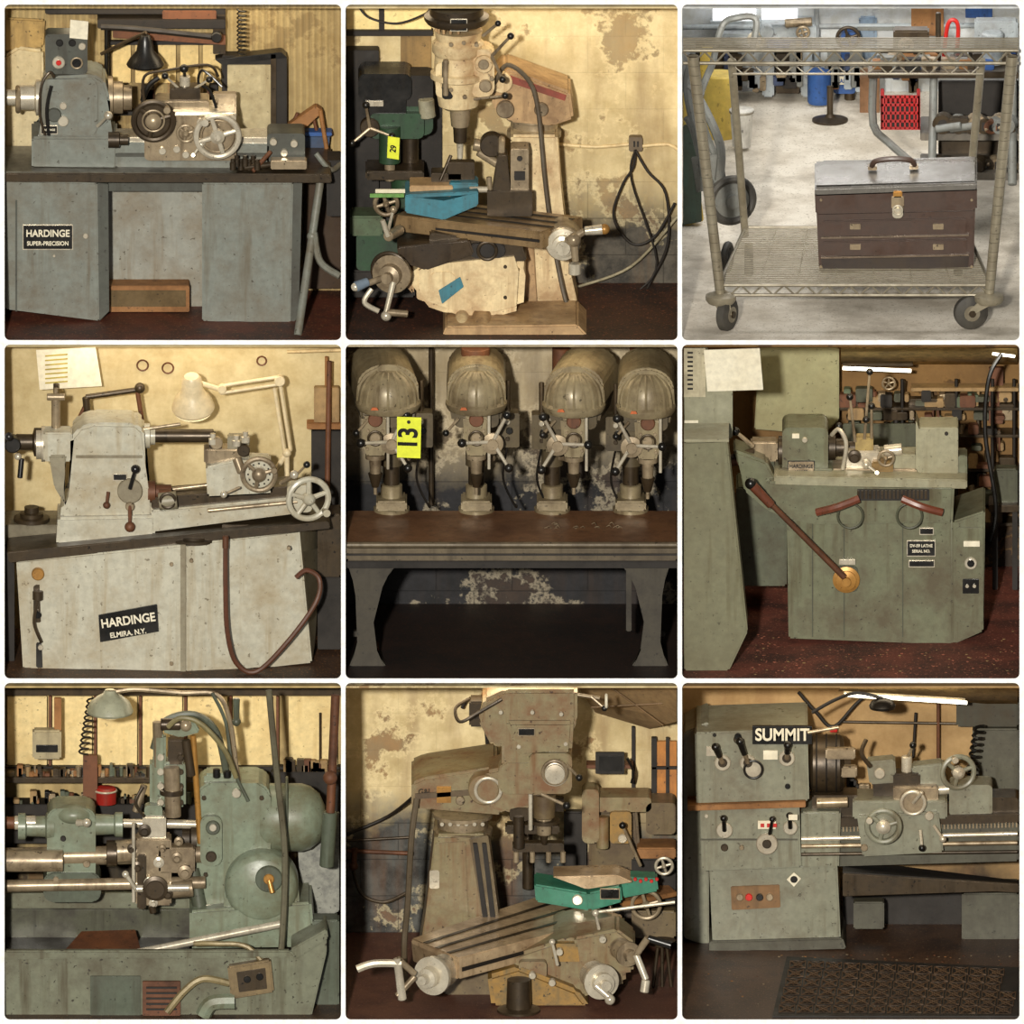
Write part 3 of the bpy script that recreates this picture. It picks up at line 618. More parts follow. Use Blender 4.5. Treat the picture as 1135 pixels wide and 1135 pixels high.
for i in range(7): b.pr([(50,394+i*5,164),(75,392+i*5,164),(75,393.5+i*5,164),(50,395.5+i*5,164)],0,.5,M('print_yellow',(190,170,70)),0)
b.done()
b=O('wall_rings')
for x,y,r in ((70,410,8),(158,405,6),(186,408,6),(290,400,5)): b.tor(x,y,196,'y',r,1,rust,24,5)
b.done()
b=O('linkage_arm'); b.cy((62,470,150),(62,425,150),3,dst); b.cy((95,440,150),(152,432,150),3,dst); b.cy((95,440,150),(97,460,150),4,dst); b.cy((152,432,150),(158,470,150),2.6,rust); b.ball(155,430,148,6,dst); b.cy((100,438,150),(88,462,150),2,rust); b.done()
b=O('side_bench'); b.box(5,582,66,610,96,60,M('mesh_top',(120,112,92),.5,.2),1); b.box(5,610,16,745,70,30,dark,1); b.lz((35,577,112),'z',[(0,20),(4,20),(5,13),(9,13),(10,8),(16,8)],dst,26); b.done()
b=O('shelf_unit'); b.cy((362,395,185),(362,470,185),2,wood); b.cy((318,390,188),(378,388,188),2,cream); b.box(340,470,378,476,170,20,wood,.6); b.cy((365,400,170),(362,590,150),3,rust); b.box(345,478,378,560,170,20,dark,1); b.box(348,430,376,469,176,12,tan,1); b.done()
b=O('desk_bench_right'); b.box(352,570,378,640,90,40,dst,2); b.box(352,640,378,720,100,50,dark,1); b.done()

# =============================================================== CELL 5: gang drill bench
CELL(1,1)
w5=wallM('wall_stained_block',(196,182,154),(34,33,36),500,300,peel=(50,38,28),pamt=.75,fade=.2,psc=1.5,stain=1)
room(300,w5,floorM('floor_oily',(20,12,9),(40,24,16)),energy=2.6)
b=O('steel_work_bench')
bt=M('oily_bench_top',(126,88,60),.42,.1,(66,40,26),.65,5); be=M('bench_edge',(104,92,72),.45,.2,(46,34,22),.65,5); bl=M('bench_leg_iron',(66,60,48),.5,.1,(32,25,18),.6)
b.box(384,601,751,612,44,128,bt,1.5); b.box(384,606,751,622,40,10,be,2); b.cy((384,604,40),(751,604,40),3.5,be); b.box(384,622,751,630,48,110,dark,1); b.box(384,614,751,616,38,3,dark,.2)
for x,s in ((404,1),(724,-1)):
    b.pr([(x-18*s,628),(x+34*s,628),(x+18*s,650),(x+8*s,690),(x+12*s,722),(x+26*s,742),(x-18*s,742),(x-6*s,712),(x-8*s,660)],50,14,bl,2)
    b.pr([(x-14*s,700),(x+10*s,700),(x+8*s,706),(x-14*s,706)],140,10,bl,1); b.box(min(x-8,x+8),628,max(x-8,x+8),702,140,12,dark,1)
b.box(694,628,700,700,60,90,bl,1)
b.done()
dm=M('grey_drill',(150,136,106),.36,.15,(74,56,34),.6,8)
dmd=M('grey_drill_dark',(98,86,64),.4,.15,(44,34,20),.6,8)
def drill(x,yt,w,xb,qx,vx,sw,yq=540):
    b=O('drill_press'); d=120
    ch=58
    b.lz((xb,566,172),'z',[(0,20),(4,20),(6,15),(16,12),(30,12),(31,10)],dm,24); b.box(xb-17,556,xb+17,567,150,40,dm,2)
    b.cy((xb,545,172),(xb,460,172),9,dst); b.lz((xb,515,172),'z',[(0,12),(18,12)],dmd); b.cy((xb+8,508,160),(xb+20,508,152),3,steel)
    n=14; arch=[(x-w,yt+ch)]
    for i in range(n+1):
        a=math.pi*(1-i/n); arch.append((x+w*.97*math.cos(a),yt+24-24*math.sin(a)+2))
    arch.append((x+w,yt+ch))
    arch2=[(p[0],min(p[1],yt+ch-12)) for p in arch]
    b.pr(arch2,d,0,dm,4,vec=(vx,90,0))
    b.pr([(x-w+2,yt+ch-14),(x+w-2,yt+ch-14),(x+w-6,yt+ch+8),(x-w+6,yt+ch+8)],d+10,0,dmd,3,vec=(vx*.8,70,0))
    b.lz((x,yt+ch-12,d+6),'z',[(-5,w*.96),(0,w*1.04),(3,w*1.04),(6,w*.95),(16,w*.94),(26,w*.85),(34,w*.66),(39,w*.42),(41,w*.15)],dm,36)
    for k in (-3,-2,-1,0,1,2,3):
        pts=[]
        for i in range(8):
            t=i/7; z=t*36; rr=w*.96*math.sqrt(max(0,1-(t*.93)**2.4))+.6
            a=k*.36; pts.append((x+rr*math.sin(a),yt+ch-14-z*.961-(-rr*math.cos(a)+6)*SN,d+6-rr*math.cos(a)))
        b.tube(pts,1.6,dm,sm=2,seg=6)
    b.rbox(x-w*.75,yt+ch-10,x+w*.75,yt+ch+14,d+4,40,dmd,6,2)
    b.pr([(qx-15,yt+ch+2),(qx+15,yt+ch+2),(qx+13,yt+ch+36),(qx+9,yt+ch+48),(qx-9,yt+ch+48),(qx-13,yt+ch+36)],d-4,30,dm,3)
    b.pr([(min(qx,xb)-10,yt+ch+8),(max(qx,xb)+12,yt+ch+8),(max(qx,xb)+12,yt+ch+40),(min(qx,xb)-10,yt+ch+40)],d+18,44,dmd,3)
    b.disc(qx,yt+ch+6,d-8,8,6,rust); b.disc(qx,yt+ch+26,d-9,6,6,steel); b.tor(qx,yt+ch+26,d-9,'y',8,1.2,dst)
    b.cy((qx,yt+ch+44,d+6),(qx,yq-14,d+6),7,steel,6); b.cy((qx,yq-16,d+6),(qx,yq,d+6),8,dst,4); b.cy((qx,yq,d+6),(qx,yq+8,d+6),2,steel)
    b.cy((qx+14,yt+ch,d-6),(qx+14,yt+ch+60,d-6),1.8,bright); b.lz((qx,yt+ch+48,d+6),'z',[(0,11),(5,11)],steel,20)
    hx=qx+(18 if sw>0 else -18); hy=yt+ch+30
    b.lz((hx,hy,d-2),'y',[(-8,8),(2,8),(3,12),(7,12),(8,6),(13,6)],steel,22)
    for k,a in enumerate((-62,58,178) if sw>0 else (-118,122,2)):
        a=math.radians(a); b.lev((hx,hy,d-8),(hx+34*math.cos(a),hy+34*math.sin(a),d-20),2.3,5,bright,blk)
    sx=x+w*sw*1.05
    b.rbox(sx-11,yt+ch-2,sx+13,yt+ch+36,d+30,20,dmd,2,1.5); b.disc(sx,yt+ch+8,d+26,3,4,bright,12); b.disc(sx+2,yt+ch+18,d+26,4,4,blk,12); b.disc(sx,yt+ch+27,d+26,2.4,4,dst,12)
    b.cy((sx,yt+ch-2,d+40),(sx,yt+20,d+60),3,dst)
    b.lev((x-w*.6,yt+ch+4,d-2),(x-w*.6-14,yt+ch+20,d-12),1.8,3.8,steel,blk)
    b.tube([(sx,yt+ch+34,d+40),(sx-5,yt+ch+70,d+44),(sx+8,yt+ch+100,d+46),(sx+10,560,d+50)],1.3,blk)
    b.pr([(x-w*.5,yt+ch-8),(x-w*.35,yt+ch-8),(x-w*.3,yt+ch-5),(x-w*.55,yt+ch-5)],d-w-2,2,orange,.2)
    for i,(ax_,ay) in enumerate(((-8,18),(8,18),(-9,38),(9,38))): b.disc(qx+ax_,yt+ch+ay,d-7,1.8,4,steel,8)
    return b
b=drill(430,402,35,434,416,-10,1); b.done()
b=drill(528,402,33,528,528,0,1); b.cy((527,385,172),(527,404,172),16,rust); b.done()
b=drill(636,404,34,612,636,16,-1); b.done()
b=drill(716,406,32,699,718,0,-1,545); b.done()
b=O('conduit_pipe'); b.cy((424,385,215),(424,420,215),11,rust); b.cy((622,385,250),(622,440,250),10,rust); b.cy((709,385,215),(709,420,215),11,rust); b.cy((478,385,280),(478,560,280),3,dst); b.done()
b=O('price_tag'); b.pr([(440,462),(467,463),(466,508),(440,507)],70,1,yel,0); b.text('13',453,486,68,20,blk,88); b.disc(453,468,68,2,1,dark); b.done()
b=O('bench_clutter'); 
for i in range(30):
    x=random.uniform(600,690); y=random.uniform(580,592); b.tube([(x,y,100),(x+3,y-1.5,98),(x+5,y+1,102)],.45,steel,sm=3,seg=5)
b.box(400,716,420,730,110,20,rust,1); b.done()

# =============================================================== CELL 6: green-grey lathe
CELL(2,1)
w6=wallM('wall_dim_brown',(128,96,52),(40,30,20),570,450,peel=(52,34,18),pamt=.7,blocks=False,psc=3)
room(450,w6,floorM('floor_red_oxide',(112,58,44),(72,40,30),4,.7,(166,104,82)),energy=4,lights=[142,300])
g6=M('green_grey_enamel',(112,114,90),.38,0,(72,56,32),.65,7); g6l=M('green_grey_light',(156,152,126),.42,0,(104,90,56),.45,5); g6d=M('green_grey_dark',(78,80,62),.45,0,(42,34,22),.5)
b=O('precision_lathe')
D=FD(711)
b.pr([(872,574),(1056,574),(1056,715),(874,708)],D-8,110,g6,2)
b.pr([(1056,578),(1092,566),(1090,700),(1056,715)],D-6,100,g6,2)
b.box(1060,585,1090,690,D-10,3,g6,.8); b.disc(1076,625,D-14,7,4,bright); b.disc(1076,625,D-17,4,4,blk); b.box(1067,642,1085,658,D-12,3,blk,.4); b.disc(1072,650,D-14,2,3,bright); b.disc(1080,650,D-14,2,3,bright); b.plate(1068,600,1086,606,D-11,white)
for x in (900,935,1000): b.box(x,580,x+1.2,706,D-9,1,g6d,0)
b.plate(1006,600,1036,616,D-9,blk,bright); b.text('DV-59 LATHE',1021,605,D-12,25,white); b.text('SERIAL NO.',1021,611,D-12,20,white); b.plate(1008,622,1035,628,D-9,blk,bright); b.plate(1020,586,1034,592,D-9,blk,bright)
b.pr([(850,534),(1058,540),(1056,580),(900,582),(868,574),(850,556)],D-18,130,g6,3)
b.pr([(858,528),(1072,532),(1072,542),(858,540)],D-16,130,g6l,1.5)
b.pr([(812,498),(850,512),(866,545),(885,582),(850,566),(825,545),(820,520)],D-4,50,g6,3)
b.pr([(880,526),(1062,530),(1062,540),(880,538)],D,30,dst,1); b.box(950,543,1030,555,D-22,4,dark,.6)
for i in range(18): b.box(950+i*4.4,544,952.6+i*4.4,553,D-25,3,dst,.2)
for x0,x1 in ((905,952),(1000,1044)):
    s=1 if x0<950 else -1; mx=(x0+x1)/2
    b.tube([(x0,568 if s>0 else 553,D-32),(mx,562,D-36),(x1,553 if s>0 else 568,D-32)],4.6,M('brown_handle',(112,60,42),.35),sm=5); b.tor(mx+14*s,572,D-26,'y',14,1.3,g6d)
h=D+14
b.rbox(867,474,918,532,h,56,g6,7,2.5); b.box(862,520,924,534,h-5,66,g6,2); b.plate(874,512,902,528,h-2,steel,blk); b.text('HARDINGE',888,517,h-5,26,blk); b.text('HLV 59',888,523,h-5,14,blk); b.disc(892,488,h-3,3,4,bright); b.box(878,481,886,486,h-2,2,white,.2)
b.lz((867,500,h+26),(-1,0,0),[(0,17),(4,17),(5,11),(20,11),(22,15),(27,15),(28,8),(48,8)],dst); b.box(832,490,862,512,h+10,24,steel,2); b.cy((848,512,h),(825,524,h-8),5,dst); b.lev((835,500,h),(805,508,h-14),4,6,dst,blk)
b.lev((835,495,h),(815,478,h-6),2.6,5,steel,blk); b.cy((818,510,h-8),(800,514,h-10),5.5,rust); b.box(822,505,858,530,h+14,30,g6d,2)
b.lz((918,496,h+26),'x',[(0,14),(8,14),(9,10),(18,10),(19,7),(30,7)],dst); b.tube([(922,482,h+10),(930,476,h),(938,492,h-4),(934,520,h)],2.4,bright)
b.box(922,520,1016,532,h,40,steel,1.5); b.box(938,500,975,520,h+6,26,bright,1.5); b.box(948,486,968,502,h+8,22,M('brassy',(180,156,96)),1.5); b.cy((980,500,h+10),(1000,498,h+10),7,bright); b.wheel(982,508,h-6,'y',10,1.6,3,steel); b.box(990,504,1016,530,h+4,30,g6l,1.5); b.box(966,512,990,528,h-4,20,M('brassy2',(150,120,70),.4,.3),1.5)
for x,y,x2,y2 in ((948,490,942,440),(958,488,964,412),(966,486,966,450),(935,486,930,472),(958,488,960,465)): b.lev((x,y,h+10),(x2,y2,h+8),1.8,4,steel,blk)
b.lz((947,505,h),'y',[(0,7),(6,7),(7,4),(12,4)],dst); b.crank(960,515,h-4,972,524,bright,8,3)
b.box(1019,474,1062,527,h-4,44,g6l,1.2); b.pr([(1019,476),(1015,466),(1015,518),(1019,527)],h-2,40,g6l,.4); b.disc(1049,481,h-7,2,3,dark); b.box(1062,505,1072,530,h,30,g6,1.5)
b.lz((938,642,D-10),'y',[(0,15),(3,15),(4,11),(7,11),(8,5),(14,5)],brass,28); b.rbox(926,628,951,656,D-11,3,g6d,5,.6); b.plate(930,620,948,626,D-11,bright)
b.cy((936,640,D-24),(842,546,D-44),3.6,rust,3); b.cy((855,560,D-42),(834,538,D-46),5,M('brown_handle',(0,0,0)),5.5); b.ball(832,536,D-46,6.5,blk)
b.done()
b=O('splash_panel'); b.pr([(842,386),(930,386),(930,466),(912,482),(836,476)],FD(640),6,M('green_sheet',(156,154,118),.4,0,(118,108,70),.5,3),1.5); b.box(934,470,1015,526,FD(640),4,g6d,1); b.done()
b=O('control_cabinet'); b.pr([(758,490),(806,488),(829,700),(808,744),(758,744)],30,60,M('grey_green_cab',(120,118,92),.4,0,(84,74,46),.55,3),2); b.pr([(758,392),(783,386),(812,430),(812,486),(758,486)],110,10,M('grey_green_cab2',(148,146,122),.4,0,(84,76,46),.4,3),1.5); b.box(758,487,808,490,26,66,g6l,.4); b.done()
b=O('dark_cabinet'); b.box(816,540,872,650,FD(676),60,M('midgreen',(92,96,76),.5),2); b.done()
b=O('paper_chart'); b.pr([(780,388),(842,386),(846,432),(784,434)],104,1,white,0)
b.done()
b=O('paper_tag'); b.box(758,466,774,474,108,1,white,0); b.box(758,386,782,440,108,1,M('aged_paper',(190,180,150)),0)
for i in range(9): b.box(762,390+i*5,768,392+i*5,107,.5,blk,0)
b.done()
b=O('ceiling_panel'); b.pr([(932,386,380),(1128,386,380),(1128,404,446),(932,404,446)],0,2,M('cream_ceiling',(226,196,128),.8),.2); b.done()
b=O('fluorescent_lamp'); b.cy((934,408,372),(1010,411,372),2,tube_e); b.cy((1100,392,370),(1125,395,370),1.6,tube_e); b.box(934,403,1012,406,370,10,dst,.6); b.done()
b=O('background_machines')
for i in range(190):
    x=random.uniform(934,1118); y=random.choice((446,452,466,482,500,520,540,560,580)); w_=random.uniform(3,13); hh=random.uniform(3,16); mm=random.choice((dst,g6d,dark,rust,steel,tan,tan,M('dim_green',(84,98,74)),white if i%9==0 else dst))
    if i%3: b.box(x-w_/2,y-hh,min(x+w_,1129),y,430-random.uniform(0,20),14,mm,1)
    else: b.cy((x,y-hh*1.6,428),(x+random.uniform(-3,3),y,426),random.uniform(1.2,4),mm)
for y in (452,482,520,580): b.box(930,y,1129,y+3,418,30,dst,.6)
b.box(1010,430,1129,434,414,20,tan,.6); b.wheel(985,425,410,'y',8,1.2,5,steel)
for x in (1000,1060,1100,1124): b.cy((x,420,420),(x,600,420),2,dark)
b.box(1096,408,1112,470,424,10,rust,1)
b.done()
b=O('hanging_cable'); b.tube([(1110,392,300),(1096,420,295),(1092,480,290),(1104,560,285),(1098,600,282)],2.6,blk); b.done()
b=O('parts_stand'); b.box(1096,560,1129,568,FD(660),40,dst,1); b.box(1100,568,1106,654,FD(660),6,dark,.6); b.box(1122,568,1128,654,FD(660),6,dark,.6); b.box(1102,520,1128,560,FD(660)+10,20,g6d,2); b.done()
b=O('chip_pile'); rc=M('red_chip',(158,92,70),.7)
for i in range(260):
    x=random.uniform(834,1125); yy=random.uniform(698,748) 
    if 866<x<1096 and yy<718: continue
    b.ball(x,yy,FD(yy),random.uniform(.5,1.3),rc if i%3 else tan,(1.5,1.4,.5))
b.done()

# =============================================================== CELL 7: green turret lathe close-up
CELL(0,2)
w7=wallM('wall_warm_panel',(206,182,128),(60,46,30),925,260,peel=(110,84,50),pamt=.3,blocks=False,wav=3)
room(260,w7,floorM('floor_dark7',(50,36,24),(80,60,40)),energy=4.2)
g7=M('seafoam_enamel',(130,140,120),.33,0,(92,82,54),.6,8); g7d=M('seafoam_dark',(88,95,80),.4,0,(56,50,34),.6,6)
b=O('chucking_lathe')
tr=M('tray_enamel',(118,120,100),.4,0,(68,56,34),.7,5)
b.pr([(5,1060),(318,1060),(362,1040),(362,1056),(345,1128),(5,1128)],20,6,tr,1.5); b.pr([(5,1054),(322,1054),(330,1062),(5,1064)],14,10,tr,2); b.box(5,990,215,1012,140,8,tr,1)
b.pr([(322,1052),(362,1030),(364,1040),(328,1064)],16,60,tr,1.5)
b.box(5,1066,210,1070,30,110,M('oily_tray_floor',(44,38,28),.3,.1,(26,20,14),.6),0); b.box(5,1008,215,1052,128,6,M('tray_back',(82,82,66),.4,0,(38,30,20),.75),1)
b.pr([(90,1032,96),(150,1030,90),(160,1066,30),(60,1066,30)],0,0,rust,.6,vec=(0,0,-2))
b.box(100,1082,156,1126,17,3,g7d,.6); b.box(158,1088,200,1126,14,5,rust,.6)
for i in range(5): b.box(162,1094+i*6,196,1096+i*6,12,2,dark,.2)
for y0,r in ((950,10.5),(982,7)): 
    b.cy((6,y0,96 if r>8 else 84),(228,y0-4,96 if r>8 else 84),r,steel)
b.cy((6,954,84),(70,954,84),12.5,steel); b.cy((110,912,104),(232,914,104),5,bright)
b.cy((128,944,90),(160,942,90),13,steel); b.cy((118,946,90),(130,946,90),15,dst)
b.rbox(52,896,106,990,88,50,g7,12,4); b.rbox(48,968,112,1000,84,50,g7d,10,3); b.lz((60,916,100),(-1,0,0),[(0,15),(8,16),(10,12),(30,11),(32,15),(40,15)],g7); b.cy((16,912,98),(40,912,98),8,bright); b.lz((106,914,100),'x',[(0,12),(20,11),(22,14),(30,14)],g7); b.ball(82,902,96,16,g7,(1.3,1,.7)); b.lev((85,912,80),(96,912,74),4,5,bright,bright)
b.disc(70,930,84,3,4,dark); b.disc(96,958,84,4,4,steel); b.disc(62,975,80,3,4,steel); b.disc(98,980,80,3,4,steel)
b.cy((6,912,100),(20,912,100),7,rust)
b.box(150,930,190,1004,76,30,steel,2); b.box(158,905,184,932,80,26,bright,2); b.box(152,948,162,1008,70,10,dst,1.5); b.box(176,940,216,968,74,24,steel,2)
for (x,y,r) in ((160,920,7),(176,955,6),(166,978,7),(186,990,6),(196,950,6),(205,966,8),(152,960,6),(170,1000,5),(146,940,5),(198,932,5),(180,940,4)): b.lz((x,y,74),'y',[(0,r),(4,r),(5,r*.5),(10,r*.5)],random.choice((bright,dst,steel)),16)
b.lz((172,984,66),'y',[(0,14),(4,14),(5,10),(9,10)],dst,24); b.cy((150,985,70),(210,984,70),4,bright); b.cy((168,1004,70),(170,1012,70),4,dst); b.cy((150,985,64),(140,970,60),2.4,bright); b.ball(139,969,60,4,bright)
b.cy((190,986,80),(214,984,80),10,steel); b.tube([(160,905,74),(150,890,72),(158,872,74)],1.6,dst); b.cy((148,912,70),(148,1000,70),2,bright)
b.box(166,845,206,895,96,26,g7,3); b.box(170,815,184,862,92,18,g7,3); b.cy((175,800,98),(175,850,98),6,steel,5); b.cy((178,803,94),(200,803,94),7,dst); b.ball(206,804,92,7,steel)
b.cy((190,850,90),(192,905,90),9,steel); b.lz((190,880,90),'z',[(0,13),(5,13)],dst,20); b.box(186,820,204,850,98,20,dst,2); b.cy((214,815,92),(222,935,92),3.4,brass); b.cy((206,820,88),(212,860,88),5,dst)
b.pr([(182,800),(215,800),(222,812),(200,818),(180,812)],90,14,g7,2)
for y in (840,856,872,890): b.disc(178,y,90,4,6,bright,14); b.disc(200,y,92,3.4,6,dst,14)
b.tube([(186,806,80),(200,796,78),(222,802,76),(248,830,76),(262,862,80)],3,M('braided_hose',(130,120,80),.5))
b.cy((160,870,90),(150,900,88),4,steel); b.rbox(160,893,180,912,84,14,g7,4,2)
b.rbox(218,868,300,1030,92,66,g7,16,4); b.pr([(210,1010),(345,1000),(350,1050),(210,1052)],70,90,g7,3)
b.rbox(222,905,246,960,84,12,g7,8,3); b.disc(236,918,80,8,8,g7d); b.disc(236,918,76,4,6,bright); b.disc(234,950,80,6,8,dst)
b.lz((218,930,110),(-1,0,0),[(0,20),(6,20),(8,14),(16,14)],dst); b.box(226,858,262,876,100,30,g7,3); b.cy((240,862,96),(240,852,96),4,blk); b.cy((252,862,96),(252,854,96),4,blk)
b.disc(262,880,84,5,6,bright); b.cy((214,962,96),(224,1020,90),8,g7d); b.plate(226,1004,240,1020,90,g7d,bright)
for x,y in ((228,1040),(332,1040),(226,885),(290,885),(228,970)): b.disc(x,y,66 if y>1000 else 88,2.6,6,dst,10)
b.lz((296,906,124),'x',[(-8,34),(0,38),(38,38),(48,35),(58,27),(64,14),(65,2)],g7,40); b.tor(318,900,124,'x',38.5,1.6,g7d)
b.lz((290,985,72),'y',[(-34,41),(-6,41),(0,38),(4,33),(6,0.5)],g7,44); b.pr([(249,985),(331,985),(334,1040),(246,1042)],76,30,g7,3); b.disc(298,975,62,15,5,g7d); b.disc(298,975,59,6,4,brass); b.cy((298,975,60),(302,990,56),3,brass)
b.done()
b=O('steel_bar'); b.cy((152,1056,40),(312,1024,60),4.5,bright); b.done()
b=O('junction_box'); b.pr([(252,1072),(300,1064),(304,1100),(256,1108)],8,16,M('box_tan',(134,114,80),.4,.1),2); b.disc(274,1086,4,4,5,blk); b.disc(288,1083,4,4,5,blk); b.pr([(262,1078),(294,1073),(296,1096),(265,1100)],6,2,dst,.5)
fx=M('flex_conduit',(150,134,96),.4,.2)
b.tube([(254,1090,14),(225,1085,12),(205,1098,10),(185,1122,8)],4.2,fx)
b.tube([(300,1080,14),(275,1050,20),(240,1046,24),(215,1046,30)],3,fx); b.tube([(225,1126,10),(235,1112,10),(260,1110,10)],9,g7); b.done()
b=O('vertical_conduit'); b.tube([(298,765,60),(306,850,58),(316,950,56),(312,1050,40),(308,1064,30)],3.6,M('conduit_grey',(110,105,85),.4,.2),sm=4); b.cy((372,770,80),(366,905,76),5,rust); b.ball(366,862,70,8,rust); b.cy((366,900,76),(362,960,78),8,g7d); b.done()
b=O('machine_lamp'); b.lz((122,788,110),'z',[(-2,25),(0,26),(10,22),(16,15),(20,8),(24,6)],M('lamp_grey',(160,160,136),.4,0,(90,80,50),.4),30); b.lz((122,792,108),'z',[(-4,9),(2,10)],cream); b.tube([(122,768,112),(150,764,112),(200,768,112),(240,770,110),(255,800,108),(262,850,106),(270,890,100)],2.8,steel)
b.tube([(170,830,104),(182,800,104),(215,792,104),(240,812,104),(252,862,100)],4,g7d); b.tube([(235,768,100),(250,800,98),(258,850,90),(275,888,86)],2,g7d); b.lev((262,774,104),(262,800,104),4,5,g7d,g7d); b.done()
b=O('window_1')
pane=M('warm_pane7',(228,206,150),.5,0,(180,150,92),.45)
for x in (8,58,108,158,208,258): b.box(x,772,x+44,850,246,4,pane,.6)
b.box(5,764,378,771,240,10,dst,.8); b.box(5,850,378,856,238,12,dark,.6); b.box(320,772,374,850,246,4,pane,.6); b.cy((355,790,240),(355,850,240),1.4,dst)
for x in (54,104,154,204,254,306): b.box(x,772,x+3,850,244,4,rust,.3)
b.done()
b=O('parts_bench'); b.box(5,862,225,868,200,40,dst,1); b.box(5,892,225,935,205,30,dark,1); b.box(300,856,378,930,225,20,dark,1)
for i in range(130):
    x=random.uniform(8,215); w_=random.uniform(2,8); hh=random.uniform(3,14); mm=random.choice((dst,steel,rust,g7d,blk,wood,dark,steel,tan,blue if i%8==0 else dst))
    yy=random.choice((861,861,891))
    if i%2: b.box(x,yy-hh,min(x+w_,224),yy,205,10,mm,.6)
    else: b.cy((x,yy-hh,208),(x,yy,208),w_*.5,mm)
for i in range(14):
    x=random.uniform(305,360); hh=random.uniform(4,16); b.box(x,856-hh,x+8,856,226,8,random.choice((steel,tan,dst,rust)),.6)
b.lz((117,890,196),'z',[(0,12),(16,12),(18,10)],M('dark_red_pan',(150,36,30),.4)); b.tor(117,876,196,'z',12,1.2,bright); b.done()
b=O('shelf_bracket'); b.box(92,838,108,895,190,10,rust,1); b.coil(102,774,836,190,5,1.2,10,dark,92); b.box(36,810,68,842,190,16,M('grey_dial_box',(164,152,120)),2); b.box(40,826,64,834,188,3,blk,.4); b.box(60,774,68,810,196,6,wood,.6); b.done()
b=O('gravel_panel'); b.pr([(330,935),(376,900),(376,1010),(335,1030)],150,6,M('speckled_cloth',(150,150,140),.8,0,(90,90,90),.6,40),1); b.box(346,1020,376,1128,60,30,g7d,2); b.done()

# =============================================================== CELL 8: turret mill, angled table
CELL(1,2)
w8=wallM('wall_peel_cream8',(230,212,166),(84,84,80),900,350,peel=(100,70,42),pamt=.7,fade=.12,psc=2.0,stain=.9)
room(350,w8,floorM('floor_brown8',(78,46,36),(104,66,50),4,.6,(130,92,70)),energy=5.5)
g8=M('worn_olive_enamel',(136,124,92),.4,0,(110,68,34),.75,10); g8y=M('rusty_yellow_paint',(154,118,56),.5,0,(92,84,60),.85,14); g8b=M('column_brown',(112,96,68),.42,0,(66,46,28),.7,7)
tb8=M('scraped_table',(200,174,138),.32,.2,(110,80,52),.55,7)
b=O('turret_milling_machine')
CD=180
b.pr([(482,925),(540,925),(556,1040),(560,1078),(462,1078),(472,1010)],CD,80,g8,4); b.pr([(520,930),(541,926),(556,1040),(538,1040)],CD-4,6,g8b,1)
for k in range(2): b.pr([(524+k*10,935),(529+k*10,935),(544+k*8,1040),(538+k*8,1040)],CD-8,6,dark,.5)
b.pr([(482,935),(516,933),(520,1040),(474,1045)],CD-3,3,g8,.8); b.rbox(476,965,487,985,CD-5,5,bright,2,.6)
b.lz((513,926,CD+34),'z',[(0,32),(4,33),(8,33),(9,28),(20,28),(22,33),(26,33)],steel,36)
for i in range(6): b.disc(490+i*9,914,CD+2,2.4,6,bright,8)
b.pr([(456,868),(470,862),(550,850),(560,880),(556,904),(456,896)],138,100,g8,3); b.pr([(460,880),(548,874),(548,880),(460,886)],135,4,g8b,.5); b.plate(484,872,500,890,137,brass); b.text('G&L',471,878,136,15,dst)
b.disc(510,888,132,5,6,steel)
b.disc(536,876,116,17,30,g8); b.tor(541,876,114,'y',14,2,bright)
b.pr([(538,855),(600,842),(612,862),(604,892),(560,902),(540,895)],118,60,g8,4); b.rbox(552,846,600,880,108,30,g8,10,3)
b.rbox(586,835,634,880,98,50,g8,8,4); b.lz((615,856,98),'y',[(0,15),(4,15),(5,11),(9,11),(10,5)],bright,28); b.tor(615,856,94,'y',13,2.4,steel); b.disc(615,856,90,7,5,blk)
b.pr([(536,776),(560,765),(640,765),(640,800),(628,828),(545,828),(530,800)],108,70,g8,4); b.pr([(560,800),(636,800),(634,834),(575,840)],100,60,g8,4); b.box(520,778,536,806,126,30,dst,2); b.box(556,820,600,850,110,40,g8,3)
b.plate(575,808,592,815,98,blk,steel)
for x,y in ((555,790),(590,790),(622,792),(575,828),(627,825)): b.disc(x,y,98,2.4,5,bright,10)
b.lev((628,848,96),(642,862,84),2,4,steel,blk); b.lev((600,880,98),(628,893,86),2.2,4.5,steel,blk); b.lev((655,772,106),(670,785,102),1.6,3.6,steel,blk); b.cy((640,770,110),(665,774,106),2,steel); b.tor(672,777,104,'x',7,1.6,white)
b.tube([(556,775,102),(530,790,100),(510,800,100),(505,785,116),(520,775,126)],2,dst)
b.cy((603,880,122),(603,906,122),13,g8b,12); b.cy((603,905,122),(603,925,122),9,steel,8); b.cy((603,925,122),(603,936,122),5,dst,3); b.cy((588,880,110),(588,920,110),2.4,bright); b.rbox(565,895,586,910,122,20,dst,3,1.5); b.lz((604,912,122),'z',[(0,16),(4,16)],dst,24)
b.cy((575,905,122),(575,940,122),6,dst); b.box(560,915,620,925,130,20,dst,2); b.box(568,935,625,945,132,16,dst,1.5)
for x in (572,590,608,624): b.cy((x,944,132),(x,956,132),3,steel)
ZT=1064
def dt(y): return (ZT-y)/SN
A=(456,1040); Bp=(508,1062); C=(690,1014); Dp=(606,990)
def Q(p,k=0): return (p[0],p[1],dt(p[1])+k)
b.pr([Q(A),Q(Bp),Q(C),Q(Dp)],0,0,tb8,1.2,vec=(0,0,-7))
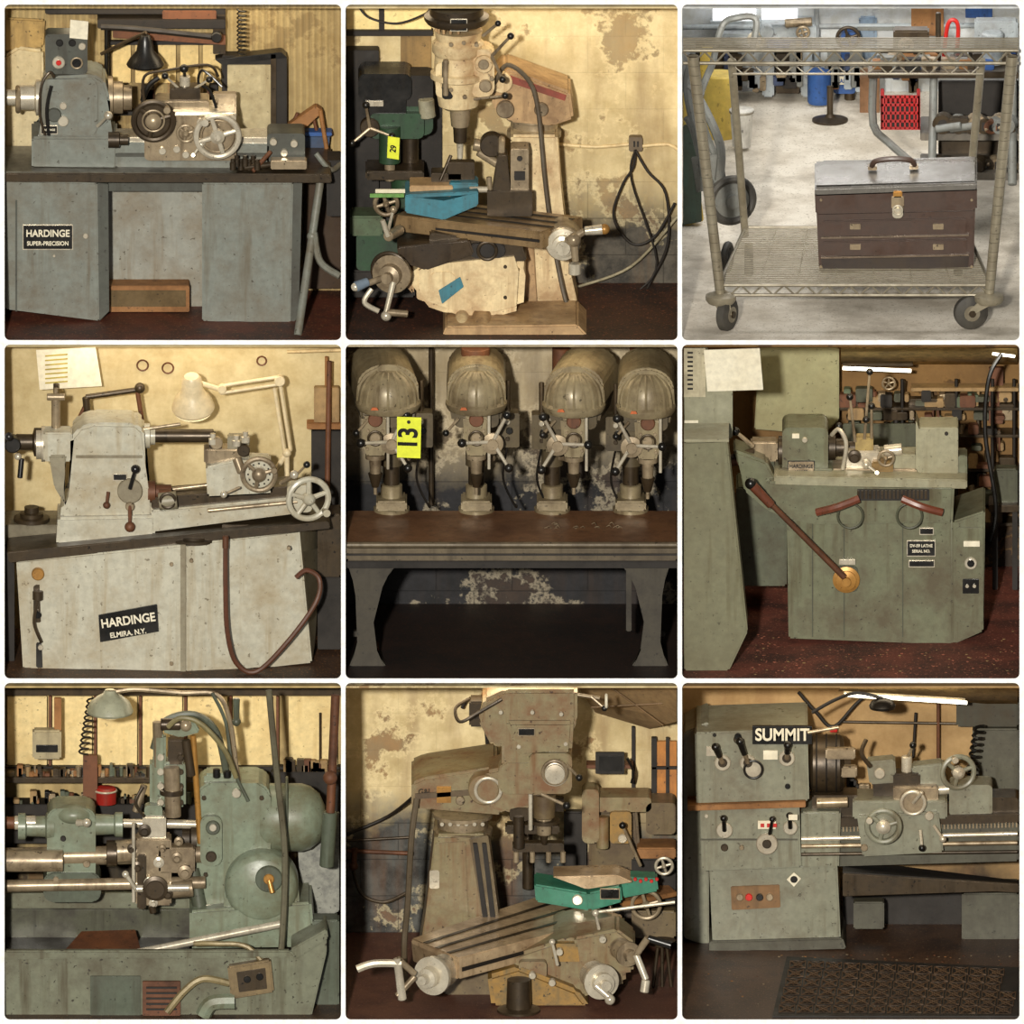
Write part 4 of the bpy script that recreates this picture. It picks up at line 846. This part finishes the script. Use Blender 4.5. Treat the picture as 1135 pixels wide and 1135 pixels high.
b.pr([(Bp[0],Bp[1]+4,dt(Bp[1])),(C[0],C[1]+4,dt(C[1])),(C[0]-4,C[1]+24,dt(C[1])),(Bp[0],Bp[1]+24,dt(Bp[1]))],0,8,tb8,1.5); b.pr([(A[0],A[1]+4,dt(A[1])),(Bp[0],Bp[1]+4,dt(Bp[1])),(Bp[0],Bp[1]+24,dt(Bp[1])),(A[0]+2,A[1]+26,dt(A[1]))],0,8,tb8,1)
for k in range(1,4):
    f=k/4; a=[A[i]+(Bp[i]-A[i])*f for i in range(2)]; c=[Dp[i]+(C[i]-Dp[i])*f for i in range(2)]
    b.pr([(a[0],a[1]-.7,dt(a[1])),(c[0],c[1]-.7,dt(c[1])),(c[0]+4,c[1]+.3,dt(c[1])-3),(a[0]+4,a[1]+.3,dt(a[1])-3)],0,0,dst,0,vec=(0,0,.7))
b.pr([(512,1073,dt(1062)-2),(686,1026,dt(1014)-2),(686,1029,dt(1014)-2),(512,1077,dt(1062)-2)],0,3,dark,.2)
grv=M('green_vise',(58,132,106),.42,0,(50,76,58),.5)
vd=dt(1006)-12
b.pr([(592,980),(652,990),(654,1010),(594,1000)],vd,50,grv,2); b.pr([(652,990),(688,982),(690,1000),(654,1010)],vd,50,grv,2); b.pr([(612,972),(684,970),(702,978),(650,986)],vd+6,44,tb8,1.5); b.disc(640,998,vd-4,6,5,bright); b.plate(666,986,686,996,vd-2,blk,steel)
b.pr([Q((690,1000)),Q((750,988)),Q((738,978)),Q((676,986))],0,0,wood,.8,vec=(0,0,-6)); b.pr([(684,972),(728,974),(730,988),(690,996)],vd+20,30,grv,2)
for i in range(7): b.disc(692+i*6,975+(i%2)*2,vd+16,2,4,red,8)
b.cy((676,1004,vd-4),(682,1022,vd-10),2.4,dst); b.tube([(655,1012,vd-6),(700,1006,vd-8),(748,1000,vd-8)],2,bright)
b.pr([(560,1062),(628,1040),(692,1046),(694,1090),(640,1108),(560,1086)],70,120,g8,4)
b.pr([(540,1082),(575,1072),(640,1098),(655,1118),(545,1118)],52,110,g8y,5); b.pr([(636,1040),(684,1030),(704,1045),(702,1078),(642,1085)],60,60,g8,3)
b.rbox(612,1046,650,1066,62,10,g8y,4,1.5); b.rbox(575,1066,606,1084,58,14,g8,4,2)
b.pr([(490,1080),(548,1072),(556,1112),(494,1114)],100,60,g8b,2)
for x,y in ((620,1056),(612,1090),(590,1082),(668,1042),(690,1060)): b.disc(x,y,46,4,8,bright,12)
b.lz((664,1086,30),(.3,-1,0),[(-22,16),(0,18),(4,20),(10,20),(11,12),(20,12),(21,6),(28,6)],bright,26); b.lz((694,1056,40),(.4,-1,0),[(-20,12),(0,12),(2,14),(8,14),(9,7),(20,7)],steel,24)
b.cy((705,1058,18),(718,1040,12),4,steel); b.cy((705,1058,18),(716,1086,12),4,bright); b.cy((718,1040,14),(744,1048,12),4,blk,5); b.cy((716,1086,14),(714,1100,12),5,bright); b.cy((660,1092,8),(676,1106,4),4,bright); b.ball(676,1108,4,6,bright)
b.lev((664,1030,54),(660,1012,50),2,4,bright,bright); b.lev((618,1070,44),(612,1044,40),2,3.6,bright,bright)
b.lz((482,1080,6),(-.5,-.9,0),[(-22,18),(-2,20),(2,22),(8,22),(9,12),(20,11),(22,6),(30,5)],bright,28); b.cy((460,1080,-10),(440,1062,-14),3.6,steel); b.cy((460,1082,-10),(440,1104,-14),3.6,steel); b.tube([(396,1074,-14),(415,1068,-14),(445,1068,-14)],4.6,bright,sm=4); b.cy((440,1062,-14),(446,1108,-14),4.5,bright,5)
b.lz((575,1124,34),'z',[(0,24),(6,24),(8,14),(40,13)],dst,24); b.done()
b=O('background_mill')
b.rbox(652,884,722,900,290,40,g8,4,2); b.pr([(655,900),(706,898),(712,975),(652,975)],306,30,g8b,3); b.rbox(645,875,664,935,280,30,g8,6,2); b.cy((668,905,286),(668,940,286),7,g8); b.rbox(676,900,700,935,284,10,g8y,4,2); b.disc(690,930,280,5,6,bright)
b.rbox(716,890,749,925,290,40,g8b,5,2); b.box(706,940,749,952,286,40,wood,1.5); b.wheel(716,1003,240,'y',18,2.4,4,steel); b.wheel(736,960,250,'y',11,1.8,4,bright); b.box(700,952,749,1010,300,30,dark,2); b.lev((710,960,260),(690,915,255),2,4,steel,blk); b.box(700,1010,749,1040,262,50,g8b,2)
b.done()
b=O('bench_drill_background'); b.box(560,885,625,900,334,12,dst,1); b.cy((585,895,330),(585,985,330),6,dst); b.box(625,900,650,1000,330,14,dark,2); b.done()
b=O('monitor'); b.box(660,834,692,858,300,4,dark,.6); b.box(664,838,690,855,299,2,blk,.3); b.box(650,848,702,852,306,20,rust,.6); b.tube([(695,840,300),(702,855,300),(700,868,300)],1.6,blk); b.done()
b=O('ceiling_panel'); cp=M('beige_ceiling',(176,146,104),.8,0,(110,80,52),.5)
b.pr([(641,762,280),(750,762,200),(750,800,250),(720,808,340),(660,790,344)],0,3,cp,.3)
for q in (((655,784),(750,779)),((680,764),(735,804))): b.cy((q[0][0],q[0][1],240),(q[1][0],q[1][1],240),1,M('rail',(120,95,65)),seg=6)
b.done()
b=O('window_1'); b.box(728,822,750,885,338,6,M('amber_pane',(186,122,54),.5,0,(110,64,28),.6),.5); b.box(722,818,728,888,334,8,dark,.5); b.box(738,818,742,888,334,6,dark,.5); b.box(722,850,750,853,334,6,dark,.4); b.box(700,806,704,890,340,6,dark,.4); b.done()
b=O('wall_pipe')
b.cy((384,943,338),(458,946,338),2.4,rust); b.cy((384,932,338),(455,928,338),1.6,dst); b.tube([(384,925,336),(430,905,336),(462,880,300)],2,dark); b.cy((393,940,336),(392,962,336),3.2,rust); b.ball(392,960,336,5,rust); b.tube([(390,958,336),(400,990,335),(425,1000,334),(450,990,334)],2,dst)
b.tube([(512,785,330),(520,775,330),(534,790,330),(540,830,330),(530,850,330)],2,dark); b.done()
b=O('power_cable'); b.tube([(462,885,128),(456,930,120),(452,1000,124),(448,1050,120),(450,1100,60)],3.4,M('grey_conduit8',(92,80,62),.5)); b.done()
b=O('stool'); b.lz((734,1046,130),'z',[(0,15),(4,15)],dst); 
for a in (-10,0,10): b.cy((734+a*.5,1050,130),(734+a,1094,130),2,dst)
b.done()

# =============================================================== CELL 9: engine lathe
CELL(2,2)
w9=wallM('wall_tan9',(178,146,100),(62,46,32),975,420,peel=(110,80,50),pamt=.4,blocks=False,psc=1.3,stain=.8)
room(420,w9,floorM('floor_brown9',(50,34,25),(78,55,38),4,.5,(120,90,66)),energy=4.2,lights=[142,300])
g9=M('grey_green_engine',(134,134,116),.36,0,(82,66,42),.55,6); g9d=M('grey_green_engine_dark',(86,84,70),.45,0,(48,40,28),.5)
b=O('engine_lathe')
D=FD(1052)
b.pr([(786,962),(928,958),(932,1044),(790,1050)],D,110,g9,2); b.pr([(786,1044),(934,1040),(938,1052),(786,1056)],D-6,116,g9d,1.5)
for x in (808,915): b.lz((x,1060,D+6),'z',[(0,13),(3,15),(7,15),(9,6),(12,6)],dst,22)
b.pr([(758,812),(785,800),(786,1050),(758,1040)],D+24,80,g9,1.5)
b.pr([(776,896),(886,892),(888,962),(778,966)],D-10,110,g9,2); b.pr([(762,893),(893,889),(893,895),(762,899)],D-14,116,wood,.6)
b.pr([(770,812),(895,808),(897,888),(772,892)],D-6,110,g9,2)
b.pr([(888,900),(932,900),(930,962),(888,962)],D-4,70,g9,2)
b.box(776,930,884,931.5,D-12,2,g9d,0)
b.box(834,805,900,825,D-10,5,blk,.4); b.text('SUMMIT',867,815,D-13,60,white)
for x,y,x2,y2 in ((801,846,793,828),(829,846,820,822),(872,841,873,826)): 
    b.disc(x,y,D-10,9,5,bright); b.disc(x,y,D-13,5,4,dst); b.lev((x,y,D-14),(x2,y2,D-24),2.6,4.6,steel,blk)
    b.cy((x+(x2-x)*.4,y+(y2-y)*.4,D-18),(x2,y2,D-24),3.2,blk,4)
b.disc(835,853,D-12,11,5,bright); b.tor(835,853,D-14,'y',10,1.4,blk)
b.disc(792,815,D-8,2,3,blk); b.disc(818,817,D-9,4,4,blk); b.disc(873,872,D-9,3,4,blk); b.plate(846,832,862,842,D-7,white); b.plate(783,828,797,838,D-7,bright); b.disc(818,820,D-8,5,4,dst)
for x,y,r in ((803,921,9),(876,918,8)): b.disc(x,y,D-16,r,5,bright); b.lev((x,y,D-18),(x-1,y-14,D-26),2.6,3.8,blk,blk)
b.disc(850,936,D-16,12,5,bright); b.disc(850,936,D-19,5,4,dst); b.lev((853,925,D-20),(856,908,D-26),2,3.4,blk,blk); b.plate(840,910,860,919,D-13,white); b.disc(822,940,D-14,2.6,4,steel); b.disc(803,940,D-14,4,4,dst); b.disc(783,905,D-13,2,4,bright)
for x in (845,852,859): b.box(x-2,913,x+2,917,D-17,1,red,0)
b.pr([(810,983),(864,981),(865,1006),(811,1009)],D-3,6,M('oak_panel',(128,94,56),.5),.8)
for x,m_ in ((820,steel),(830,red),(842,blk),(853,steel)): b.disc(x,995,D-7,4,5,m_,16)
b.pr([(880,967),(888,974),(880,983),(872,975)],D-4,1.5,white,.2); b.disc(880,975,D-6,4,1,blk)
b.lz((897,846,D+40),'x',[(0,26),(4,32),(34,32),(38,28),(39,16),(46,14)],dst,36)
for k in range(3):
    b.tor(905+k*11,846,D+40,'x',32.3,.9,dark)
b.box(915,830,948,842,D+6,10,steel,1.5); b.box(930,850,950,862,D+10,12,steel,1.5)
b.pr([(888,908),(1129,902),(1129,912),(888,918)],D+4,46,dst,1); b.pr([(888,918),(1129,912),(1129,955),(888,962)],D+8,40,g9d,2)
b.cy((888,930,D-4),(1128,924,D-4),2.6,bright); b.cy((888,938,D-4),(1128,934,D-4),2.6,steel); b.cy((888,947,D-4),(1128,944,D-4),2,dst)
for i in range(60): b.box(890+i*4,918-i*.1,891.6+i*4,923-i*.1,D+2,5,steel,0)
b.box(900,882,952,910,D+10,36,dst,2); b.cy((905,890,D+2),(940,889,D+2),6,steel)
b.pr([(950,905),(1040,900),(1046,945),(956,950)],D-12,24,g9,2); b.box(945,888,1050,908,D-6,52,g9,2); b.box(990,872,1040,892,D,40,steel,2); b.box(990,858,1020,876,D+6,26,dst,2); b.cy((1005,856,D+18),(1005,838,D+18),6,bright); b.lev((1005,842,D+18),(1012,826,D+4),2,4,steel,blk)
b.wheel(979,916,D-32,'y',21,3,3,g9,8,2.6,hm=bright); b.disc(979,916,D-28,15,14,g9); b.disc(979,916,D-34,5,4,bright); b.disc(1012,890,D-12,15,8,steel); b.tor(1012,890,D-14,'y',13,2,bright); b.cy((1012,890,D-14),(1022,878,D-24),2,bright)
b.lev((1020,920,D-16),(1022,940,D-26),2,4,bright,blk); b.lev((1035,915,D-16),(1045,930,D-26),2,4,bright,bright); b.disc(1030,905,D-15,5,5,bright); b.disc(958,940,D-15,4,4,steel)
b.pr([(960,845),(992,842),(994,868),(964,870)],D+10,24,g9,2); b.disc(975,858,D+6,6,5,bright); b.tube([(965,850,D),(955,835,D),(960,820,D+10)],2.4,dst); b.box(968,866,998,890,D+14,26,dst,2)
b.pr([(1010,850),(1045,846),(1050,872),(1016,876)],D+12,24,g9,2); b.wheel(1062,856,D+2,(.25,-1,0),21,3,3,g9,7,1.9,hm=bright)
b.rbox(1052,870,1100,905,D+8,36,g9,5,3); b.cy((1030,876,D+16),(1056,874,D+16),6,bright); b.rbox(1078,884,1129,905,D+12,36,dst,4,2)
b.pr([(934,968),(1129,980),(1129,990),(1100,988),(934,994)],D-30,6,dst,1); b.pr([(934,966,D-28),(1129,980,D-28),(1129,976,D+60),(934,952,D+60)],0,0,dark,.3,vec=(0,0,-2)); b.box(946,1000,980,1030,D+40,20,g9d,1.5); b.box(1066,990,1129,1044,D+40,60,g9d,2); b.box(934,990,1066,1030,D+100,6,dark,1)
b.done()
b=O('price_tag'); b.box(874,903,884,909,D-30,1,white,0); b.done()
b=O('rubber_mat')
mt=M('mat_rubber',(24,21,18),.6,0,(44,34,26),.5)
ma=M('mat_rib',(92,70,50),.6,0,(46,35,26),.4)
md=[(872,1062),(1129,1074),(1129,1128),(856,1128)]
def fl(x,y,dz=0): 
    return (x,y-dz*CS,FD(y))
b.pr([fl(*p) for p in md],0,0,mt,0,vec=(0,0,2))
for r in range(6):
    ya=1068+r*9.8; hgt=7.5
    for c in range(13):
        xx=876+c*20-(r*2.4); yo=c*.8*(1-r/6)
        if xx<862 or xx>1110: continue
        y_=ya+yo
        if y_+hgt>1127: continue
        q=[fl(xx,y_,3),fl(xx+17,y_,3),fl(xx+16.5,y_+hgt,3),fl(xx-.5,y_+hgt,3)]
        b.tube(q,.8,ma,closed=True,seg=5,sm=1); b.tube([q[0],q[2]],.8,ma,seg=5,sm=1); b.tube([q[1],q[3]],.8,ma,seg=5,sm=1)
        b.tube([fl(xx+4,y_+hgt/2,3),fl(xx+8.5,y_+1.2,3),fl(xx+13,y_+hgt/2,3),fl(xx+8.5,y_+hgt-1.2,3)],.7,ma,closed=True,seg=5,sm=1)
b.done()
b=O('electrical_cabinet'); b.box(1078,808,1129,900,FD(1026)+8,30,g9d,2); b.box(1060,777,1129,806,FD(1026)+10,24,M('olive_dark',(60,58,44)),2); b.coil(1086,805,880,FD(1026)-6,6,1.8,11,blk,1074); b.done()
b=O('ceiling_panel'); b.pr([(930,763,330),(1128,763,330),(1128,784,400),(930,766,400)],0,2,M('beige_ceiling9',(204,172,118),.8),.2); b.done()
b=O('fluorescent_lamp'); b.pr([(935,768),(1070,776),(1070,781),(935,773)],320,8,M('lamp_casing',(240,230,200),.5),.5); b.cy((936,770,312),(1072,779,312),2,tube_e); b.done()
b=O('work_lamp'); b.lz((978,782,240),(0,0,1),[(-3,14),(0,15),(5,12),(8,5)],blk,24); b.tube([(978,774,240),(950,768,244),(925,776,250),(900,790,250)],2,dark); b.done()
b=O('wall_conduits'); b.tube([(885,767,400),(905,790,400),(925,805,400),(960,772,400),(1010,769,400)],2,dark); b.cy((1015,790,405),(1012,840,405),1.6,dark); b.box(920,806,928,812,400,6,red,.5); b.cy((895,812,200),(930,806,200),2,steel); b.box(902,824,914,842,395,6,white,.3)
b.cy((930,800,404),(1060,802,404),1.6,dst); b.cy((1040,770,404),(1040,870,404),2,rust)
for i in range(26):
    x=random.uniform(900,1070); hh=random.uniform(5,22); b.box(x,880-hh,x+random.uniform(4,12),882,396,8,random.choice((dst,tan,rust,dark,steel)),.8)
b.box(896,882,1076,888,385,20,dark,.6)
b.done()
b=O('window_1'); b.box(1094,772,1128,812,412,5,M('amber9',(150,96,46),.6),.5); b.box(1090,768,1094,816,408,8,cream,.5); b.box(1112,768,1116,816,408,8,cream,.5); b.box(1090,790,1128,793,408,7,cream,.5); b.done()
b=O('floor_rags'); 
for i in range(60): 
    x=random.uniform(770,1120); y=random.uniform(1058,1070) if x>852 else random.uniform(1062,1125); b.ball(x,y,FD(y),random.uniform(.5,1.2),random.choice((rust,steel,wood)),(1.4,1.4,.5))
b.done()

# =============================================================== lattice frame
r_=Vector((1,0,0)); u_=Vector((0,SN,CS)); f_=Vector((0,CS,-SN))
def SP(x,y,t=0): return r_*((x-567.5)*S)+u_*((567.5-y)*S)+f_*(t*S)+Vector((0,0,ZOFF*S))
bm=bmesh.new()
cb=[-80,380.5,753.5,1215]; rb=[-80,379.5,754.5,1215]
for ci in range(3):
    for ri in range(3):
        x0,x1=COLS[ci]; y0,y1=ROWS[ri]; R=6; inn=[]; out=[]
        ox0,ox1,oy0,oy1=cb[ci],cb[ci+1],rb[ri],rb[ri+1]
        for (cx,cy,a0,qx,qy) in ((x1-R,y0+R,-90,ox1,oy0),(x1-R,y1-R,0,ox1,oy1),(x0+R,y1-R,90,ox0,oy1),(x0+R,y0+R,180,ox0,oy0)):
            for i in range(7):
                a=math.radians(a0+i*15); inn.append((cx+R*math.cos(a),cy+R*math.sin(a))); out.append((qx,qy))
        n=len(inn); t0=-4
        vi=[bm.verts.new(SP(p[0],p[1],t0)) for p in inn]; vb=[bm.verts.new(SP(p[0],p[1],2)) for p in inn]
        vo={}
        def gv(p):
            if p not in vo: vo[p]=bm.verts.new(SP(p[0],p[1],t0))
            return vo[p]
        for i in range(n):
            j=(i+1)%n
            a,b_=gv(out[i]),gv(out[j])
            if a is b_: bm.faces.new((vi[i],vi[j],a))
            else: bm.faces.new((vi[i],vi[j],b_,a))
            bm.faces.new((vi[i],vb[i],vb[j],vi[j]))
me=bpy.data.meshes.new('shadow_box_frame'); bm.to_mesh(me); bm.free(); me.materials.append(frameM)
ob=bpy.data.objects.new('shadow_box_frame',me); bpy.context.collection.objects.link(ob)

# =============================================================== light, world, camera
sun=bpy.data.lights.new('flash_sun','SUN'); sun.energy=3.35; sun.angle=math.radians(1.6); sun.color=(1,.95,.85)
so=bpy.data.objects.new('flash_sun',sun); bpy.context.collection.objects.link(so)
yw=math.radians(4.5); pt=math.radians(17.0)
dr=Vector((math.sin(yw)*math.cos(pt),math.cos(pt)*math.cos(yw),-math.sin(pt)))
so.rotation_euler=dr.to_track_quat('-Z','Y').to_euler()
w=bpy.data.worlds.new('World'); bpy.context.scene.world=w; w.use_nodes=True
w.node_tree.nodes['Background'].inputs[0].default_value=(1,.97,.92,1); w.node_tree.nodes['Background'].inputs[1].default_value=.2
cam=bpy.data.cameras.new('Camera'); cam.type='ORTHO'; cam.ortho_scale=1135*S; cam.clip_end=100
co=bpy.data.objects.new('Camera',cam); bpy.context.collection.objects.link(co)
co.location=SP(567.5,567.5,-2000); co.rotation_euler=(math.pi/2-TH,0,0)
bpy.context.scene.camera=co
bpy.context.scene.view_settings.view_transform='Standard'
